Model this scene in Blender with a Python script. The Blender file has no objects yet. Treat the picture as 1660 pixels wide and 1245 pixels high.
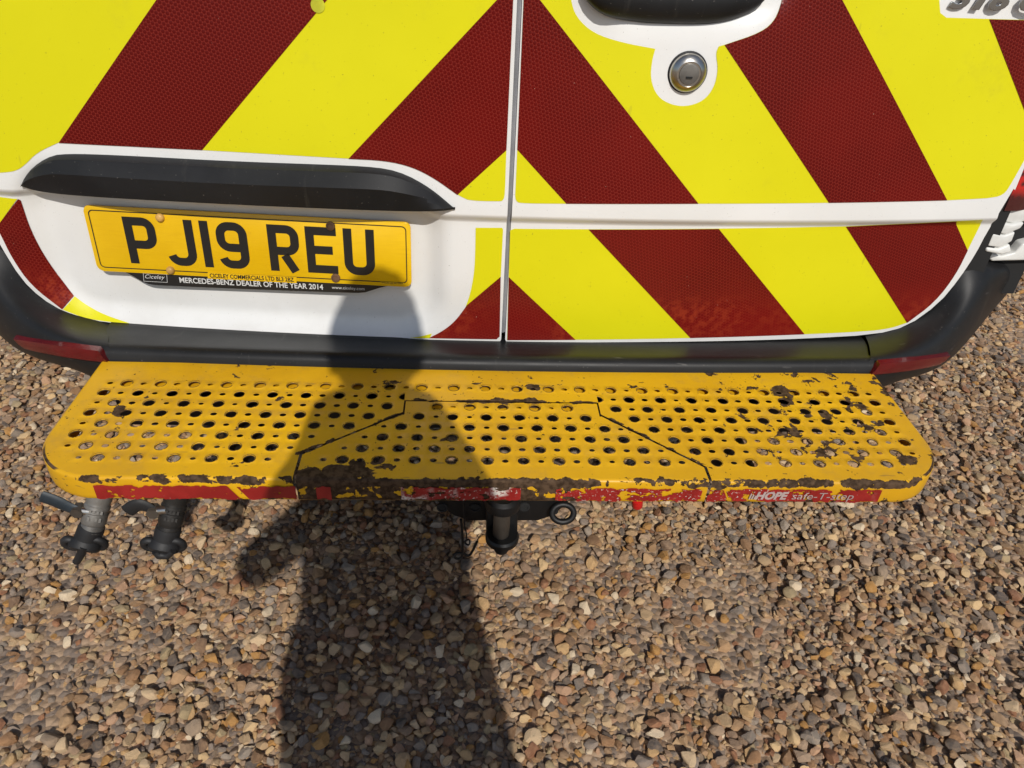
import bpy, bmesh, math, random
import numpy as np
from mathutils import Vector, Matrix, noise
random.seed(7); RNG = np.random.default_rng(11)
sc = bpy.context.scene
COL = sc.collection
# ---------------------------------------------------------------- camera
CAM = np.array([-0.0591, -0.9818, 1.2088]); YAW, PITCH, ROLL, FPX = 0.0768, 0.6039, -0.0586, 1230.0
_f = np.array([math.sin(YAW)*math.cos(PITCH), math.cos(YAW)*math.cos(PITCH), -math.sin(PITCH)])
_r = np.array([math.cos(YAW), -math.sin(YAW), 0.0]); _d = np.cross(_f, _r)
c_, s_ = math.cos(ROLL), math.sin(ROLL)
RX, RD, RF = c_*_r + s_*_d, -s_*_r + c_*_d, _f
cd = bpy.data.cameras.new('camera'); cam = bpy.data.objects.new('camera', cd); COL.objects.link(cam)
cd.sensor_width = 36; cd.lens = 36*FPX/1660; cd.clip_start = 0.01; cd.clip_end = 2000
cam.matrix_world = Matrix(((RX[0], -RD[0], -RF[0], CAM[0]), (RX[1], -RD[1], -RF[1], CAM[1]), (RX[2], -RD[2], -RF[2], CAM[2]), (0, 0, 0, 1)))
sc.camera = cam
# ---------------------------------------------------------------- sky, sun, exposure
SUN_EL = math.radians(41)
w = bpy.data.worlds.new('World'); sc.world = w; w.use_nodes = True
nt = w.node_tree; bg = nt.nodes['Background']
sky = nt.nodes.new('ShaderNodeTexSky'); sky.sky_type = 'NISHITA'; sky.sun_disc = False
sky.sun_elevation = SUN_EL; sky.sun_rotation = math.pi - 0.15
nt.links.new(sky.outputs[0], bg.inputs[0]); bg.inputs[1].default_value = 0.085
sd = bpy.data.lights.new('sun', 'SUN'); sd.energy = 3.35; sd.angle = math.radians(0.53); sd.color = (1, .955, .89)
sun = bpy.data.objects.new('sun', sd); COL.objects.link(sun)
sun.rotation_euler = Vector((-.15, 1, -math.tan(SUN_EL)*1.011)).to_track_quat('-Z', 'Y').to_euler()
vs = sc.view_settings; vs.view_transform = 'Standard'; vs.look = 'None'; vs.gamma = 1; vs.exposure = 0.0; vs.use_curve_mapping = False

# ================================================================= helpers
def ray(u, v): return RX*((u-830)/FPX) + RD*((v-622.5)/FPX) + RF
def at_y(u, v, y): d = ray(u, v); return CAM + d*((y-CAM[1])/d[1])
def at_z(u, v, z): d = ray(u, v); return CAM + d*((z-CAM[2])/d[2])
def project(p):
    q = np.asarray(p) - CAM
    z = q@RF
    return 830 + FPX*(q@RX)/z, 622.5 + FPX*(q@RD)/z, z
def link(name, me, mats=None, parent=None):
    o = bpy.data.objects.new(name, me); COL.objects.link(o)
    if mats:
        for m in (mats if isinstance(mats, (list, tuple)) else [mats]): me.materials.append(m)
    if parent: o.parent = parent
    return o
def fin(bm, name, mat, parent=None, sharp=35, smooth=True):
    bmesh.ops.recalc_face_normals(bm, faces=bm.faces)
    me = bpy.data.meshes.new(name); bm.to_mesh(me); bm.free()
    if smooth:
        me.shade_smooth(); me.set_sharp_from_angle(angle=math.radians(sharp))
    return link(name, me, mat, parent)
def bevel(bm, wdt, seg=2, ang=30):
    es = [e for e in bm.edges if len(e.link_faces) == 2 and e.calc_face_angle(0) > math.radians(ang)]
    bmesh.ops.bevel(bm, geom=es, offset=wdt, segments=seg, affect='EDGES', profile=.5, clamp_overlap=True)
def box(bm, a, b):
    a, b = Vector(a), Vector(b)
    r = bmesh.ops.create_cube(bm, size=1); vs_ = r['verts']
    for v in vs_: v.co = Vector(((a[i]+b[i])/2 + v.co[i]*abs(b[i]-a[i]) for i in range(3)))
    return vs_
def frame_of(d):
    d = Vector(d).normalized(); up = Vector((0, 0, 1)) if abs(d.z) < .9 else Vector((1, 0, 0))
    x = d.cross(up).normalized(); return d, x, x.cross(d)
def lathe(bm, o, d, prof, n=20, caps=True):
    """rings of radius r at distance t along d from o"""
    o = Vector(o); d, x, y = frame_of(d); rings = []
    for t, r in prof:
        rings.append([bm.verts.new(o + d*t + (x*math.cos(2*math.pi*k/n) + y*math.sin(2*math.pi*k/n))*max(r, 1e-5)) for k in range(n)])
    for a, b in zip(rings, rings[1:]):
        for k in range(n): bm.faces.new((a[k], a[(k+1) % n], b[(k+1) % n], b[k]))
    if caps: bm.faces.new(rings[0]); bm.faces.new(rings[-1][::-1])
def tube(bm, pts, r, n=10, closed=False):
    pts = [Vector(p) for p in pts]; rings = []; m = len(pts)
    ref = None
    for i, p in enumerate(pts):
        if closed: d = pts[(i+1) % m] - pts[i-1]
        else: d = pts[min(i+1, m-1)] - pts[max(i-1, 0)]
        d.normalize()
        if ref is None: _, x, y = frame_of(d)
        else: x = (ref - d*ref.dot(d)).normalized(); y = x.cross(d)
        ref = x
        rr = r[i] if isinstance(r, (list, tuple)) else r
        rings.append([bm.verts.new(p + (x*math.cos(2*math.pi*k/n) + y*math.sin(2*math.pi*k/n))*rr) for k in range(n)])
    for i in range(m if closed else m-1):
        a, b = rings[i], rings[(i+1) % m]
        for k in range(n): bm.faces.new((a[k], a[(k+1) % n], b[(k+1) % n], b[k]))
    if not closed: bm.faces.new(rings[0]); bm.faces.new(rings[-1][::-1])
def chaikin(p, n=2):
    p = [tuple(map(float, q)) for q in p]
    for _ in range(n):
        o = [p[0]]
        for a, b in zip(p, p[1:]):
            o += [tuple(.75*x+.25*y for x, y in zip(a, b)), tuple(.25*x+.75*y for x, y in zip(a, b))]
        p = o + [p[-1]]
    return p
def smst(a, b, x):
    t = min(1, max(0, (x-a)/(b-a))); return t*t*(3-2*t)

# ================================================================= materials
class NT:
    def __init__(s, name):
        s.m = bpy.data.materials.new(name); s.m.use_nodes = True; s.t = s.m.node_tree
        s.b = s.t.nodes['Principled BSDF']; s.out = s.t.nodes['Material Output']
        s.co = s.t.nodes.new('ShaderNodeTexCoord').outputs['Object']
    def n(s, typ, **k):
        nd = s.t.nodes.new(typ)
        for a, v in k.items():
            if hasattr(nd, a): setattr(nd, a, v)
            else: nd.inputs[a].default_value = v
        return nd
    def l(s, a, b): s.t.links.new(a, b)
    def val(s, sock, v):
        if isinstance(v, (int, float)): sock.default_value = v
        elif isinstance(v, tuple): sock.default_value = v if len(v) == 4 or sock.type == 'VECTOR' else (*v, 1)
        else: s.l(v, sock)
    def math(s, op, a, b=0.0, c=0.0, clamp=False):
        nd = s.n('ShaderNodeMath', operation=op, use_clamp=clamp)
        s.val(nd.inputs[0], a); s.val(nd.inputs[1], b); s.val(nd.inputs[2], c); return nd.outputs[0]
    def noise(s, scale, detail=4, rough=.55, co=None, dist=0.0):
        nd = s.n('ShaderNodeTexNoise'); nd.inputs['Scale'].default_value = scale
        nd.inputs['Detail'].default_value = detail; nd.inputs['Roughness'].default_value = rough; nd.inputs['Distortion'].default_value = dist
        s.l(co or s.co, nd.inputs['Vector']); return nd.outputs['Fac']
    def scaled(s, v, rot=(0, 0, 0)):
        nd = s.n('ShaderNodeMapping'); nd.inputs['Scale'].default_value = v; nd.inputs['Rotation'].default_value = rot
        s.l(s.co, nd.inputs['Vector']); return nd.outputs[0]
    def step(s, x, a, b):
        nd = s.n('ShaderNodeMapRange', interpolation_type='SMOOTHSTEP'); s.val(nd.inputs[0], x)
        nd.inputs[1].default_value = a; nd.inputs[2].default_value = b; return nd.outputs[0]
    def mix(s, f, a, b, mode='MIX'):
        nd = s.n('ShaderNodeMix', data_type='RGBA', blend_type=mode)
        s.val(nd.inputs[0], f); s.val(nd.inputs[6], a); s.val(nd.inputs[7], b); return nd.outputs[2]
    def xyz(s):
        nd = s.n('ShaderNodeSeparateXYZ'); s.l(s.co, nd.inputs[0]); return nd.outputs
    def bump(s, h, strength=.3, dist=.001):
        nd = s.n('ShaderNodeBump'); nd.inputs['Strength'].default_value = strength; nd.inputs['Distance'].default_value = dist
        s.val(nd.inputs['Height'], h); s.l(nd.outputs[0], s.b.inputs['Normal'])
    def set(s, **k):
        for a, v in k.items(): s.val(s.b.inputs[a.replace('_', ' ')], v)
        return s.m
def simple(name, col, rough=.5, metal=0.0, bumpscale=0, bs=.2, vary=.0, coat=0.0):
    t = NT(name)
    c = (*col, 1)
    if vary: c = t.mix(t.step(t.noise(14, 5), .3, .7), tuple(x*(1-vary) for x in col), tuple(min(1, x*(1+vary)) for x in col))
    if bumpscale: t.bump(t.noise(bumpscale, 3), bs, .0006)
    t.set(Base_Color=c, Roughness=rough, Metallic=metal); t.b.inputs['Coat Weight'].default_value = coat
    return t.m
M = {}
def mk_white():
    t = NT('white paint')
    g = t.noise(5, 5); f = t.noise(160, 2)
    z = t.xyz()[2]
    dirt = t.math('MULTIPLY', t.step(z, .72, .52), t.step(t.noise(7, 6, .65), .35, .75))
    col = t.mix(t.step(g, .35, .7), (.72, .72, .70), (.77, .77, .755))
    col = t.mix(t.math('MULTIPLY', dirt, .28), col, (.50, .47, .42))
    spk = t.step(t.noise(420, 1), .755, .78)
    col = t.mix(t.math('MULTIPLY', spk, .55), col, (.25, .21, .17))
    t.bump(f, .03, .0004)
    return t.set(Base_Color=col, Roughness=.27)
def mk_yellow():
    t = NT('fluorescent yellow film')
    col = t.mix(t.step(t.noise(3.5, 5), .3, .7), (.655, .615, .006), (.695, .655, .008))
    sm = t.step(t.noise(9, 7, .7), .58, .8)
    col = t.mix(t.math('MULTIPLY', sm, .26), col, (.40, .34, .04))
    dots = t.step(t.noise(310, 1), .75, .775)
    col = t.mix(t.math('MULTIPLY', dots, .5), col, (.16, .13, .04))
    sc_ = t.step(t.noise(60, 2, .5, t.scaled((1, 1, .18), (0, .5, 0))), .745, .765)
    col = t.mix(t.math('MULTIPLY', sc_, .25), col, (.36, .30, .03))
    t.bump(t.noise(30, 2), .04, .001)
    t.b.inputs['Specular IOR Level'].default_value = .3
    return t.set(Base_Color=col, Roughness=.33)
def mk_red():
    t = NT('red retroreflective film')
    x, y, z = t.xyz()
    k = 2*math.pi/.0050
    def wave(a):
        p = t.math('ADD', t.math('MULTIPLY', x, k*math.cos(a)), t.math('MULTIPLY', z, k*math.sin(a)))
        return t.math('COSINE', p)
    s = t.math('ADD', t.math('ADD', wave(.2), wave(.2+math.pi*2/3)), wave(.2+math.pi*4/3))
    line = t.step(s, -.55, -1.3)
    blot = t.step(t.noise(4, 5), .35, .7)
    col = t.mix(blot, (.095, .0020, .0014), (.135, .0034, .0022))
    col = t.mix(t.math('MULTIPLY', line, .62), col, (.235, .026, .017))
    # damaged, blotchy film near the bottom edge; the whole red also lightens downwards
    low = t.math('MULTIPLY', t.step(z, .625, .56), t.step(t.noise(3, 3), .35, .55))
    col = t.mix(t.math('MULTIPLY', t.step(z, .66, .54), .45), col, (.22, .010, .006))
    bl2 = t.step(t.noise(75, 3), .42, .62)
    col = t.mix(t.math('MULTIPLY', low, t.math('MULTIPLY', bl2, .75)), col, (.30, .035, .012))
    ch = t.step(t.noise(190, 3, .6), .735, .76)
    ch = t.math('MULTIPLY', ch, t.step(t.noise(6, 2), .5, .62))
    col = t.mix(ch, col, (.55, .36, .28))
    t.bump(s, .12, .0004); t.b.inputs['Specular IOR Level'].default_value = .25
    return t.set(Base_Color=col, Roughness=.30)
def mk_plastic(name='black bumper plastic', col=(.0125, .0128, .0135), rough=.46):
    t = NT(name)
    v = t.step(t.noise(6, 6, .65), .3, .75)
    cc = t.mix(v, tuple(x*.85 for x in col), tuple(x*1.35 for x in col))
    st = t.step(t.noise(16, 5, .6, t.scaled((3.5, 1, .25))), .60, .78)
    cc = t.mix(t.math('MULTIPLY', st, .30), cc, (.085, .08, .07))
    scr = t.math('MULTIPLY', t.step(t.noise(70, 2, .5, t.scaled((.25, 1, 1.6), (0, .12, 0))), .70, .73), t.step(t.noise(5, 2), .48, .6))
    cc = t.mix(t.math('MULTIPLY', scr, .35), cc, (.16, .15, .14))
    sp = t.step(t.noise(330, 1), .76, .78)
    cc = t.mix(t.math('MULTIPLY', sp, .5), cc, (.22, .2, .18))
    t.bump(t.noise(900, 2), .22, .0004)
    r = t.math('ADD', t.math('MULTIPLY', v, .12), rough-.05); t.b.inputs['Specular IOR Level'].default_value = .24
    return t.set(Base_Color=cc, Roughness=r)
def paint_core(t, heavy=1.0):
    """chipped yellow paint over brown primer; returns (colour, chipmask)"""
    x, y, z = t.xyz()
    n1 = t.noise(42, 8, .62, dist=.4); n2 = t.noise(170, 5, .6); n3 = t.noise(7, 3)
    fold = t.math('MULTIPLY', t.step(y, -.2035, -.2125), t.step(z, .505, .5135))         # the worn front fold
    fold = t.math('MAXIMUM', fold, 0)
    ends = t.math('MULTIPLY', t.step(x, .15, .6), .060)
    seam = t.math('MULTIPLY', t.step(t.math('ABSOLUTE', t.math('ADD', y, .0345)), .007, .001), t.math('MULTIPLY', t.step(t.math('ABSOLUTE', x), .16, .15), .22))
    backw = t.math('MULTIPLY', t.step(y, .0, .02), .03)
    face = t.math('MULTIPLY', t.math('MULTIPLY', t.step(y, -.212, -.2145), t.step(x, .16, .06)), t.step(x, -.284, -.282))
    thr = t.math('ADD', n1, t.math('MULTIPLY', fold, .20))
    # rubbed edges of the hatch cut
    for (ax, ay), (bx, by) in (((-.1515, -.0655), (-.2845, -.163)), ((.1515, -.0655), (.2835, -.184))):
        L_ = math.hypot(bx-ax, by-ay); nx, ny = -(by-ay)/L_, (bx-ax)/L_
        dl = t.math('ABSOLUTE', t.math('ADD', t.math('ADD', t.math('MULTIPLY', x, nx), t.math('MULTIPLY', y, ny)), -(ax*nx+ay*ny)))
        band = t.math('MULTIPLY', t.step(dl, .0075, .0015), t.math('MULTIPLY', t.step(y, ay, ay-.004), t.step(y, by-.01, by)))
        thr = t.math('ADD', thr, t.math('MULTIPLY', band, .19))
    # knocked off patches of paint
    for px_, py_, rx_, ry_, k_ in ((.455, -.005, .020, .026, .24), (.452, -.03, .014, .012, .2), (.047, .006, .020, .010, .22), (.03, -.027, .05, .007, .16), (-.19, -.192, .055, .016, .26), (-.235, -.20, .05, .013, .26), (.505, -.055, .010, .014, .2), (.585, -.165, .018, .013, .24),
                                 (-.56, -.068, .012, .018, .2), (-.54, -.11, .016, .010, .13), (.43, -.10, .022, .02, .15), (.47, -.14, .026, .018, .15), (.36, -.07, .016, .016, .14), (-.33, -.035, .018, .010, .15), (-.17, .01, .03, .010, .12), (.56, -.03, .03, .02, .12), (.2, .012, .02, .008, .13), (-.36, -.182, .012, .012, .18)):
        ex = t.math('DIVIDE', t.math('SUBTRACT', x, px_), rx_); ey = t.math('DIVIDE', t.math('SUBTRACT', y, py_), ry_)
        dd_ = t.math('ADD', t.math('MULTIPLY', ex, ex), t.math('MULTIPLY', ey, ey))
        thr = t.math('ADD', thr, t.math('MULTIPLY', t.step(dd_, 1.5, .2), k_*.82))
    thr = t.math('ADD', thr, ends); thr = t.math('ADD', thr, seam); thr = t.math('ADD', thr, backw)
    thr = t.math('ADD', thr, t.math('MULTIPLY', face, .22))
    botm = t.math('MULTIPLY', t.step(y, -.212, -.2145), t.step(z, .492, .480))
    thr = t.math('ADD', thr, t.math('MULTIPLY', botm, .14))
    thr = t.math('ADD', thr, t.math('MULTIPLY', t.math('SUBTRACT', n3, .5), .22))
    chip = t.step(thr, .672, .684)
    fine = t.math('MULTIPLY', t.step(n2, .665, .685), t.step(t.noise(11, 3), .47, .58))
    rim = t.math('MULTIPLY', t.math('MULTIPLY', t.step(z, .5203, .5207), t.step(n2, .40, .47)), t.step(t.noise(23, 2), .36, .48))
    wall = t.math('MULTIPLY', t.math('MULTIPLY', t.step(z, .51995, .5197), t.step(z, .5170, .5175)), t.math('MULTIPLY', t.step(y, -.2, -.196), t.step(t.math('ABSOLUTE', x), .632, .628)))
    chip = t.math('MAXIMUM', chip, t.math('MAXIMUM', fine, t.math('MAXIMUM', rim, wall)))
    yel = t.mix(t.step(t.noise(5, 6, .65), .3, .72), (.60, .315, .008), (.74, .41, .007))
    grime = t.step(t.noise(24, 7, .7), .50, .74)
    yel = t.mix(t.math('MULTIPLY', grime, .38), yel, (.42, .25, .06))
    sc_ = t.step(t.noise(85, 2, .5, t.scaled((.22, 1, 1), (0, 0, .7))), .72, .745)
    yel = t.mix(t.math('MULTIPLY', sc_, .5), yel, (.22, .13, .04))
    br = t.mix(t.step(t.noise(120, 4), .35, .65), (.040, .024, .014), (.100, .062, .037))
    return t.mix(chip, yel, br), chip
def mk_step():
    t = NT('worn yellow step paint')
    col, chip = paint_core(t)
    h = t.math('SUBTRACT', t.math('MULTIPLY', t.noise(260, 4), .35), chip)
    t.bump(h, .6, .0007)
    t.l(t.math('SUBTRACT', .4, t.math('MULTIPLY', chip, .32)), t.b.inputs['Specular IOR Level'])
    return t.set(Base_Color=col, Roughness=t.math('ADD', .42, t.math('MULTIPLY', chip, .3)))
def mk_tape():
    t = NT('scuffed red reflective tape')
    x, y, z = t.xyz()
    n = t.noise(70, 6, .6, t.scaled((.6, 1, 1))); sc1 = t.noise(240, 3, .6)
    mid = t.math('MULTIPLY', t.step(x, -.25, -.14), t.step(x, .58, .30))
    white = t.step(t.math('ADD', sc1, t.math('MULTIPLY', mid, .10)), .70, .76)
    patch = t.math('MULTIPLY', t.step(t.noise(16, 2), .58, .66), mid)
    white = t.math('MAXIMUM', white, t.math('MULTIPLY', patch, t.step(sc1, .38, .5)))
    col = t.mix(t.step(t.noise(30, 4), .35, .65), (.24, .012, .010), (.33, .02, .016))
    col = t.mix(white, col, (.62, .56, .50))
    t.set(Base_Color=col, Roughness=.4)
    # torn away pieces show the paint below
    gone = t.step(t.math('ADD', n, t.math('MULTIPLY', mid, .06)), .60, .615)
    zz = t.math('ABSOLUTE', t.math('SUBTRACT', z, .4965))
    gone = t.math('MAXIMUM', gone, t.step(t.math('ADD', zz, t.math('MULTIPLY', t.math('SUBTRACT', t.noise(55, 5), .5), .016)), .0108, .0113))
    tr = t.n('ShaderNodeBsdfTransparent'); mx = t.n('ShaderNodeMixShader')
    t.l(gone, mx.inputs[0]); t.l(t.b.outputs[0], mx.inputs[1]); t.l(tr.outputs[0], mx.inputs[2]); t.l(mx.outputs[0], t.out.inputs[0])
    return t.m
def mk_plate():
    t = NT('yellow number plate face')
    g = t.noise(260, 3, .6, t.scaled((.08, 1, 1)))
    col = t.mix(t.step(t.noise(8, 4), .3, .7), (.72, .43, .004), (.80, .50, .008))
    col = t.mix(t.math('MULTIPLY', t.step(g, .45, .7), .18), col, (.62, .33, .004))
    rust = t.step(t.noise(20, 5), .66, .8)
    col = t.mix(t.math('MULTIPLY', rust, .3), col, (.5, .26, .02))
    return t.set(Base_Color=col, Roughness=.25)
PAL = [(.46, .305, .180), (.33, .205, .118), (.27, .205, .150), (.53, .385, .240), (.19, .120, .078), (.40, .255, .150), (.195, .165, .140),
       (.49, .325, .175), (.25, .170, .118), (.56, .42, .275), (.36, .26, .185), (.41, .225, .090), (.110, .090, .076), (.30, .255, .21), (.45, .285, .190), (.25, .120, .072), (.40, .285, .175),
       (.36, .28, .170), (.30, .17, .095), (.51, .36, .22), (.235, .195, .165), (.42, .28, .165), (.29, .195, .125), (.66, .54, .39), (.60, .43, .25), (.085, .072, .065), (.22, .13, .075)]
def mk_pebble(name, src):
    t = NT(name)
    if src == 'obj': r = t.n('ShaderNodeObjectInfo').outputs['Random']
    else:
        a = t.n('ShaderNodeAttribute', attribute_type='INSTANCER', attribute_name='pcol'); r = a.outputs['Fac']
    rp = t.n('ShaderNodeValToRGB'); rp.color_ramp.interpolation = 'CONSTANT'
    e = rp.color_ramp.elements; e[0].color = (*PAL[0], 1); e[0].position = 0; e[1].color = (*PAL[1], 1); e[1].position = 1/len(PAL)
    for i, c in enumerate(PAL[2:], 2):
        q = e.new(i/len(PAL)); q.color = (*c, 1)
    t.l(r, rp.inputs[0])
    off = t.n('ShaderNodeVectorMath', operation='ADD'); t.l(t.co, off.inputs[0])
    cb = t.n('ShaderNodeCombineXYZ'); mm = t.math('MULTIPLY', r, 37.0)
    for i in range(3): t.l(mm, cb.inputs[i])
    t.l(cb.outputs[0], off.inputs[1]); co = off.outputs[0]
    n = t.noise(1.6, 6, .65, co); n2 = t.noise(9, 4, .6, co)
    col = t.mix(t.math('MULTIPLY', t.step(n, .25, .8), .30), rp.outputs[0], (.43, .295, .18))
    hs = t.n('ShaderNodeHueSaturation'); t.l(col, hs.inputs['Color'])
    t.l(t.math('ADD', .92, t.math('MULTIPLY', n, .80)), hs.inputs['Value']); hs.inputs['Saturation'].default_value = 1.12
    col = t.mix(t.math('MULTIPLY', t.step(n2, .55, .72), .35), hs.outputs[0], (.15, .10, .065))
    t.bump(t.noise(7, 5, .65, co), .5, .08)
    return t.set(Base_Color=col, Roughness=.62)
def mk_ground():
    t = NT('sandy gravel bed')
    v = t.n('ShaderNodeTexVoronoi'); v.inputs['Scale'].default_value = 70; t.l(t.co, v.inputs['Vector'])
    hs = t.mix(t.step(t.noise(90, 5), .3, .7), (.25, .165, .105), (.42, .29, .19))
    bw = t.n('ShaderNodeSeparateColor'); t.l(v.outputs['Color'], bw.inputs[0])
    col = t.mix(t.math('MULTIPLY', bw.outputs[0], .75), hs, (.46, .32, .20))
    col = t.mix(t.math('MULTIPLY', t.step(bw.outputs[1], .6, .65), .7), col, (.12, .10, .09))
    h = t.math('SUBTRACT', t.math('MULTIPLY', t.noise(500, 3), .15), t.math('MULTIPLY', v.outputs['Distance'], 1.0))
    t.bump(h, .9, .008)
    return t.set(Base_Color=col, Roughness=.85)
M['white'] = mk_white(); M['yellow'] = mk_yellow(); M['red'] = mk_red(); M['black'] = mk_plastic()
M['trim'] = mk_plastic('dark grey trim plastic', (.0135, .014, .0155), .5)
M['step'] = mk_step(); M['tape'] = mk_tape(); M['plate'] = mk_plate()
M['ink'] = simple('black plate ink', (.012, .012, .012), .35)
M['platewhite'] = simple('pale lettering', (.62, .62, .60), .5)
M['grey_print'] = simple('pale grey worn lettering', (.40, .31, .29), .5, vary=.25)
M['rubber'] = simple('black rubber', (.012, .012, .013), .6, 0, 300, .3, .3)
M['seal'] = simple('grey door seal', (.27, .275, .29), .55, 0, 200, .2, .2)
M['void'] = simple('dark underbody', (.012, .012, .012), .9)
M['steel'] = simple('weathered steel', (.19, .18, .165), .42, .5, 260, .4, .45)
M['dark_steel'] = simple('blackened steel', (.030, .028, .026), .45, .5, 260, .4, .45)
M['chrome'] = simple('brushed lock metal', (.50, .48, .44), .28, 1.0, 300, .2, .25)
M['badge'] = simple('badge chrome', (.33, .33, .34), .22, 1.0)
M['iron'] = simple('black painted iron', (.007, .007, .0075), .5, .2, 140, .5, .4)
M['lever'] = simple('blue grey lever grip', (.020, .030, .040), .55, 0, 200, .4, .4)
M['lever_steel'] = simple('dull brown steel lever', (.10, .085, .07), .5, .6, 200, .4, .4)
M['redplastic'] = simple('bright red plastic', (.55, .012, .010), .4)
M['reflector'] = simple('dark red reflector lens', (.11, .004, .006), .22, 0, 700, .5, .25, .5)
M['cap_y'] = simple('dirty yellow screw cap', (.50, .29, .08), .45, 0, 200, .3, .3)
M['rust'] = simple('rusty screw', (.14, .075, .04), .6, .3, 300, .6, .5)
M['tyre'] = simple('tyre rubber', (.02, .02, .02), .8, 0, 60, .5, .2)
M['hinge'] = simple('white painted hinge', (.66, .66, .63), .35, 0, 120, .15, .12)
def mk_lens():
    t = NT('red tail lamp lens')
    v = t.n('ShaderNodeTexVoronoi'); v.inputs['Scale'].default_value = 90; t.l(t.co, v.inputs['Vector'])
    z = t.xyz()[2]
    band = t.math('MULTIPLY', t.step(z, .775, .80), t.step(v.outputs['Distance'], .1, .6))
    col = t.mix(band, (.05, .002, .003), (.50, .010, .008))
    t.bump(v.outputs['Distance'], .5, .003); t.b.inputs['Coat Weight'].default_value = 1.0
    return t.set(Base_Color=col, Roughness=.15)
M['lens'] = mk_lens()
M['pebble_i'] = mk_pebble('pebble stone', 'inst'); M['pebble_o'] = mk_pebble('large pebble stone', 'obj'); M['ground'] = mk_ground()
M['smallstick'] = simple('round yellow sticker', (.62, .62, .03), .4, 0, 300, .8, .3)

# ================================================================= ground
def ground_mesh():
    xs = np.concatenate([[-400, -60, -12], np.linspace(-4, 4, 81), [12, 60, 400]])
    ys = np.concatenate([[-400, -60, -10], np.linspace(-3, 4, 71), [12, 60, 400]])
    V = [(x, y, 0.0 if max(abs(x), abs(y)) > 4.5 else .0042+.0045*noise.noise((x*2.3, y*2.3, 0))) for y in ys for x in xs]
    n = len(xs); F = [(j*n+i, j*n+i+1, (j+1)*n+i+1, (j+1)*n+i) for j in range(len(ys)-1) for i in range(n-1)]
    me = bpy.data.meshes.new('ground'); me.from_pydata(V, [], F); me.shade_smooth(); return me
ground = link('ground', ground_mesh(), M['ground'])
ground['kind'] = 'structure'; ground['label'] = 'sandy brown gravel ground around the van'; ground['category'] = 'ground'

def pebble_shape(seed, sub, ang):
    rg = np.random.default_rng(seed)
    bm = bmesh.new(); bmesh.ops.create_icosphere(bm, subdivisions=sub, radius=1)
    P = np.array([v.co for v in bm.verts])
    for _ in range(int(rg.integers(7, 13))):            # worn facets
        d = rg.normal(size=3); d /= np.linalg.norm(d); h = rg.uniform(.38, .85)
        t = P@d; ex = np.maximum(t-h, 0); P -= np.outer(ex*ang, d)
    off = rg.uniform(0, 50, 3)
    for i in range(len(P)):
        P[i] *= 1 +   .12*noise.noise(Vector(P[i]*1.3+off)) + .05*noise.noise(Vector(P[i]*3.5+off))
    P /= np.abs(P).max(0)
    for v, p in zip(bm.verts, P): v.co = p
    me = bpy.data.meshes.new('pebble'); bm.to_mesh(me); bm.free()
    me.shade_smooth(); me.set_sharp_from_angle(angle=math.radians(26)); return me

def scatter():
    res = .0025; X0, X1, Y0, Y1 = -1.75, 2.6, -.95, 2.35
    W, H = int((X1-X0)/res), int((Y1-Y0)/res); hm = np.zeros((H, W), np.float32)
    out = []
    zones = [(-1.75, 1.75, -.95, .95, 19500), (.85, 2.6, .95, 2.35, 14500), (-1.75, -.85, .95, 2.35, 5000), (1.75, 2.6, -.4, .95, 14000)]
    pts = []
    for x0, x1, y0, y1, den in zones:
        n = int((x1-x0)*(y1-y0)*den)
        P = np.stack([RNG.uniform(x0, x1, n), RNG.uniform(y0, y1, n)], 1)
        dep = np.array([noise.noise((p[0]*3.1, p[1]*3.1, 4.0)) for p in P])      # bare sandy spots
        keep = ~((dep > .36) & (RNG.random(n) < .55))
        keep &= ~((np.abs(P[:, 0]) < .8) & (P[:, 1] > .62) & (RNG.random(n) < .6))
        pts.append(P[keep])
    P = np.concatenate(pts); n = len(P)
    a = np.clip(RNG.lognormal(math.log(.0056), .44, n), .0026, .0160)
    order = np.argsort(a + RNG.normal(0, .0016, n)); P = P[order]; a = a[order]
    el = RNG.uniform(.58, .95, n); fl = RNG.uniform(.38, .64, n); az = RNG.uniform(0, 2*math.pi, n)
    for i in range(n):
        x, y = P[i]; A = a[i]; B = A*el[i]; Cc = A*fl[i]
        best = None
        k = max(1, int(A*.8/res))
        for _ in range(3):
            xx = x + RNG.normal(0, .006); yy = y + RNG.normal(0, .006)
            ix, iy = int((xx-X0)/res), int((yy-Y0)/res)
            if not (k+1 < ix < W-k-2 and k+1 < iy < H-k-2): continue
            g = hm[iy-k:iy+k+1, ix-k:ix+k+1]; hgt = float(g.mean()*.55 + g.max()*.45)
            if best is None or hgt < best[0]: best = (hgt, xx, yy, ix, iy)
        if best is None: continue
        hgt, xx, yy, ix, iy = best
        if hgt > .017: continue
        z = hgt + Cc*.38
        tx, ty = RNG.normal(0, .28, 2)
        out.append((xx, yy, z, A, B, Cc, tx, ty, az[i]))
        kk = int(A/res)+1
        gx = (np.arange(ix-kk, ix+kk+1)*res + X0 - xx); gy = (np.arange(iy-kk, iy+kk+1)*res + Y0 - yy)
        if ix-kk < 0 or iy-kk < 0 or ix+kk+1 > W or iy+kk+1 > H: continue
        c, s = math.cos(az[i]), math.sin(az[i])
        U = (gx[None]*c + gy[:, None]*s)/A; V = (-gx[None]*s + gy[:, None]*c)/B
        q = 1-U*U-V*V; top = np.where(q > 0, z + Cc*np.sqrt(np.maximum(q, 0))*.9, 0)
        sl = hm[iy-kk:iy+kk+1, ix-kk:ix+kk+1]; np.maximum(sl, top, out=sl)
    return np.array(out)
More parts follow.
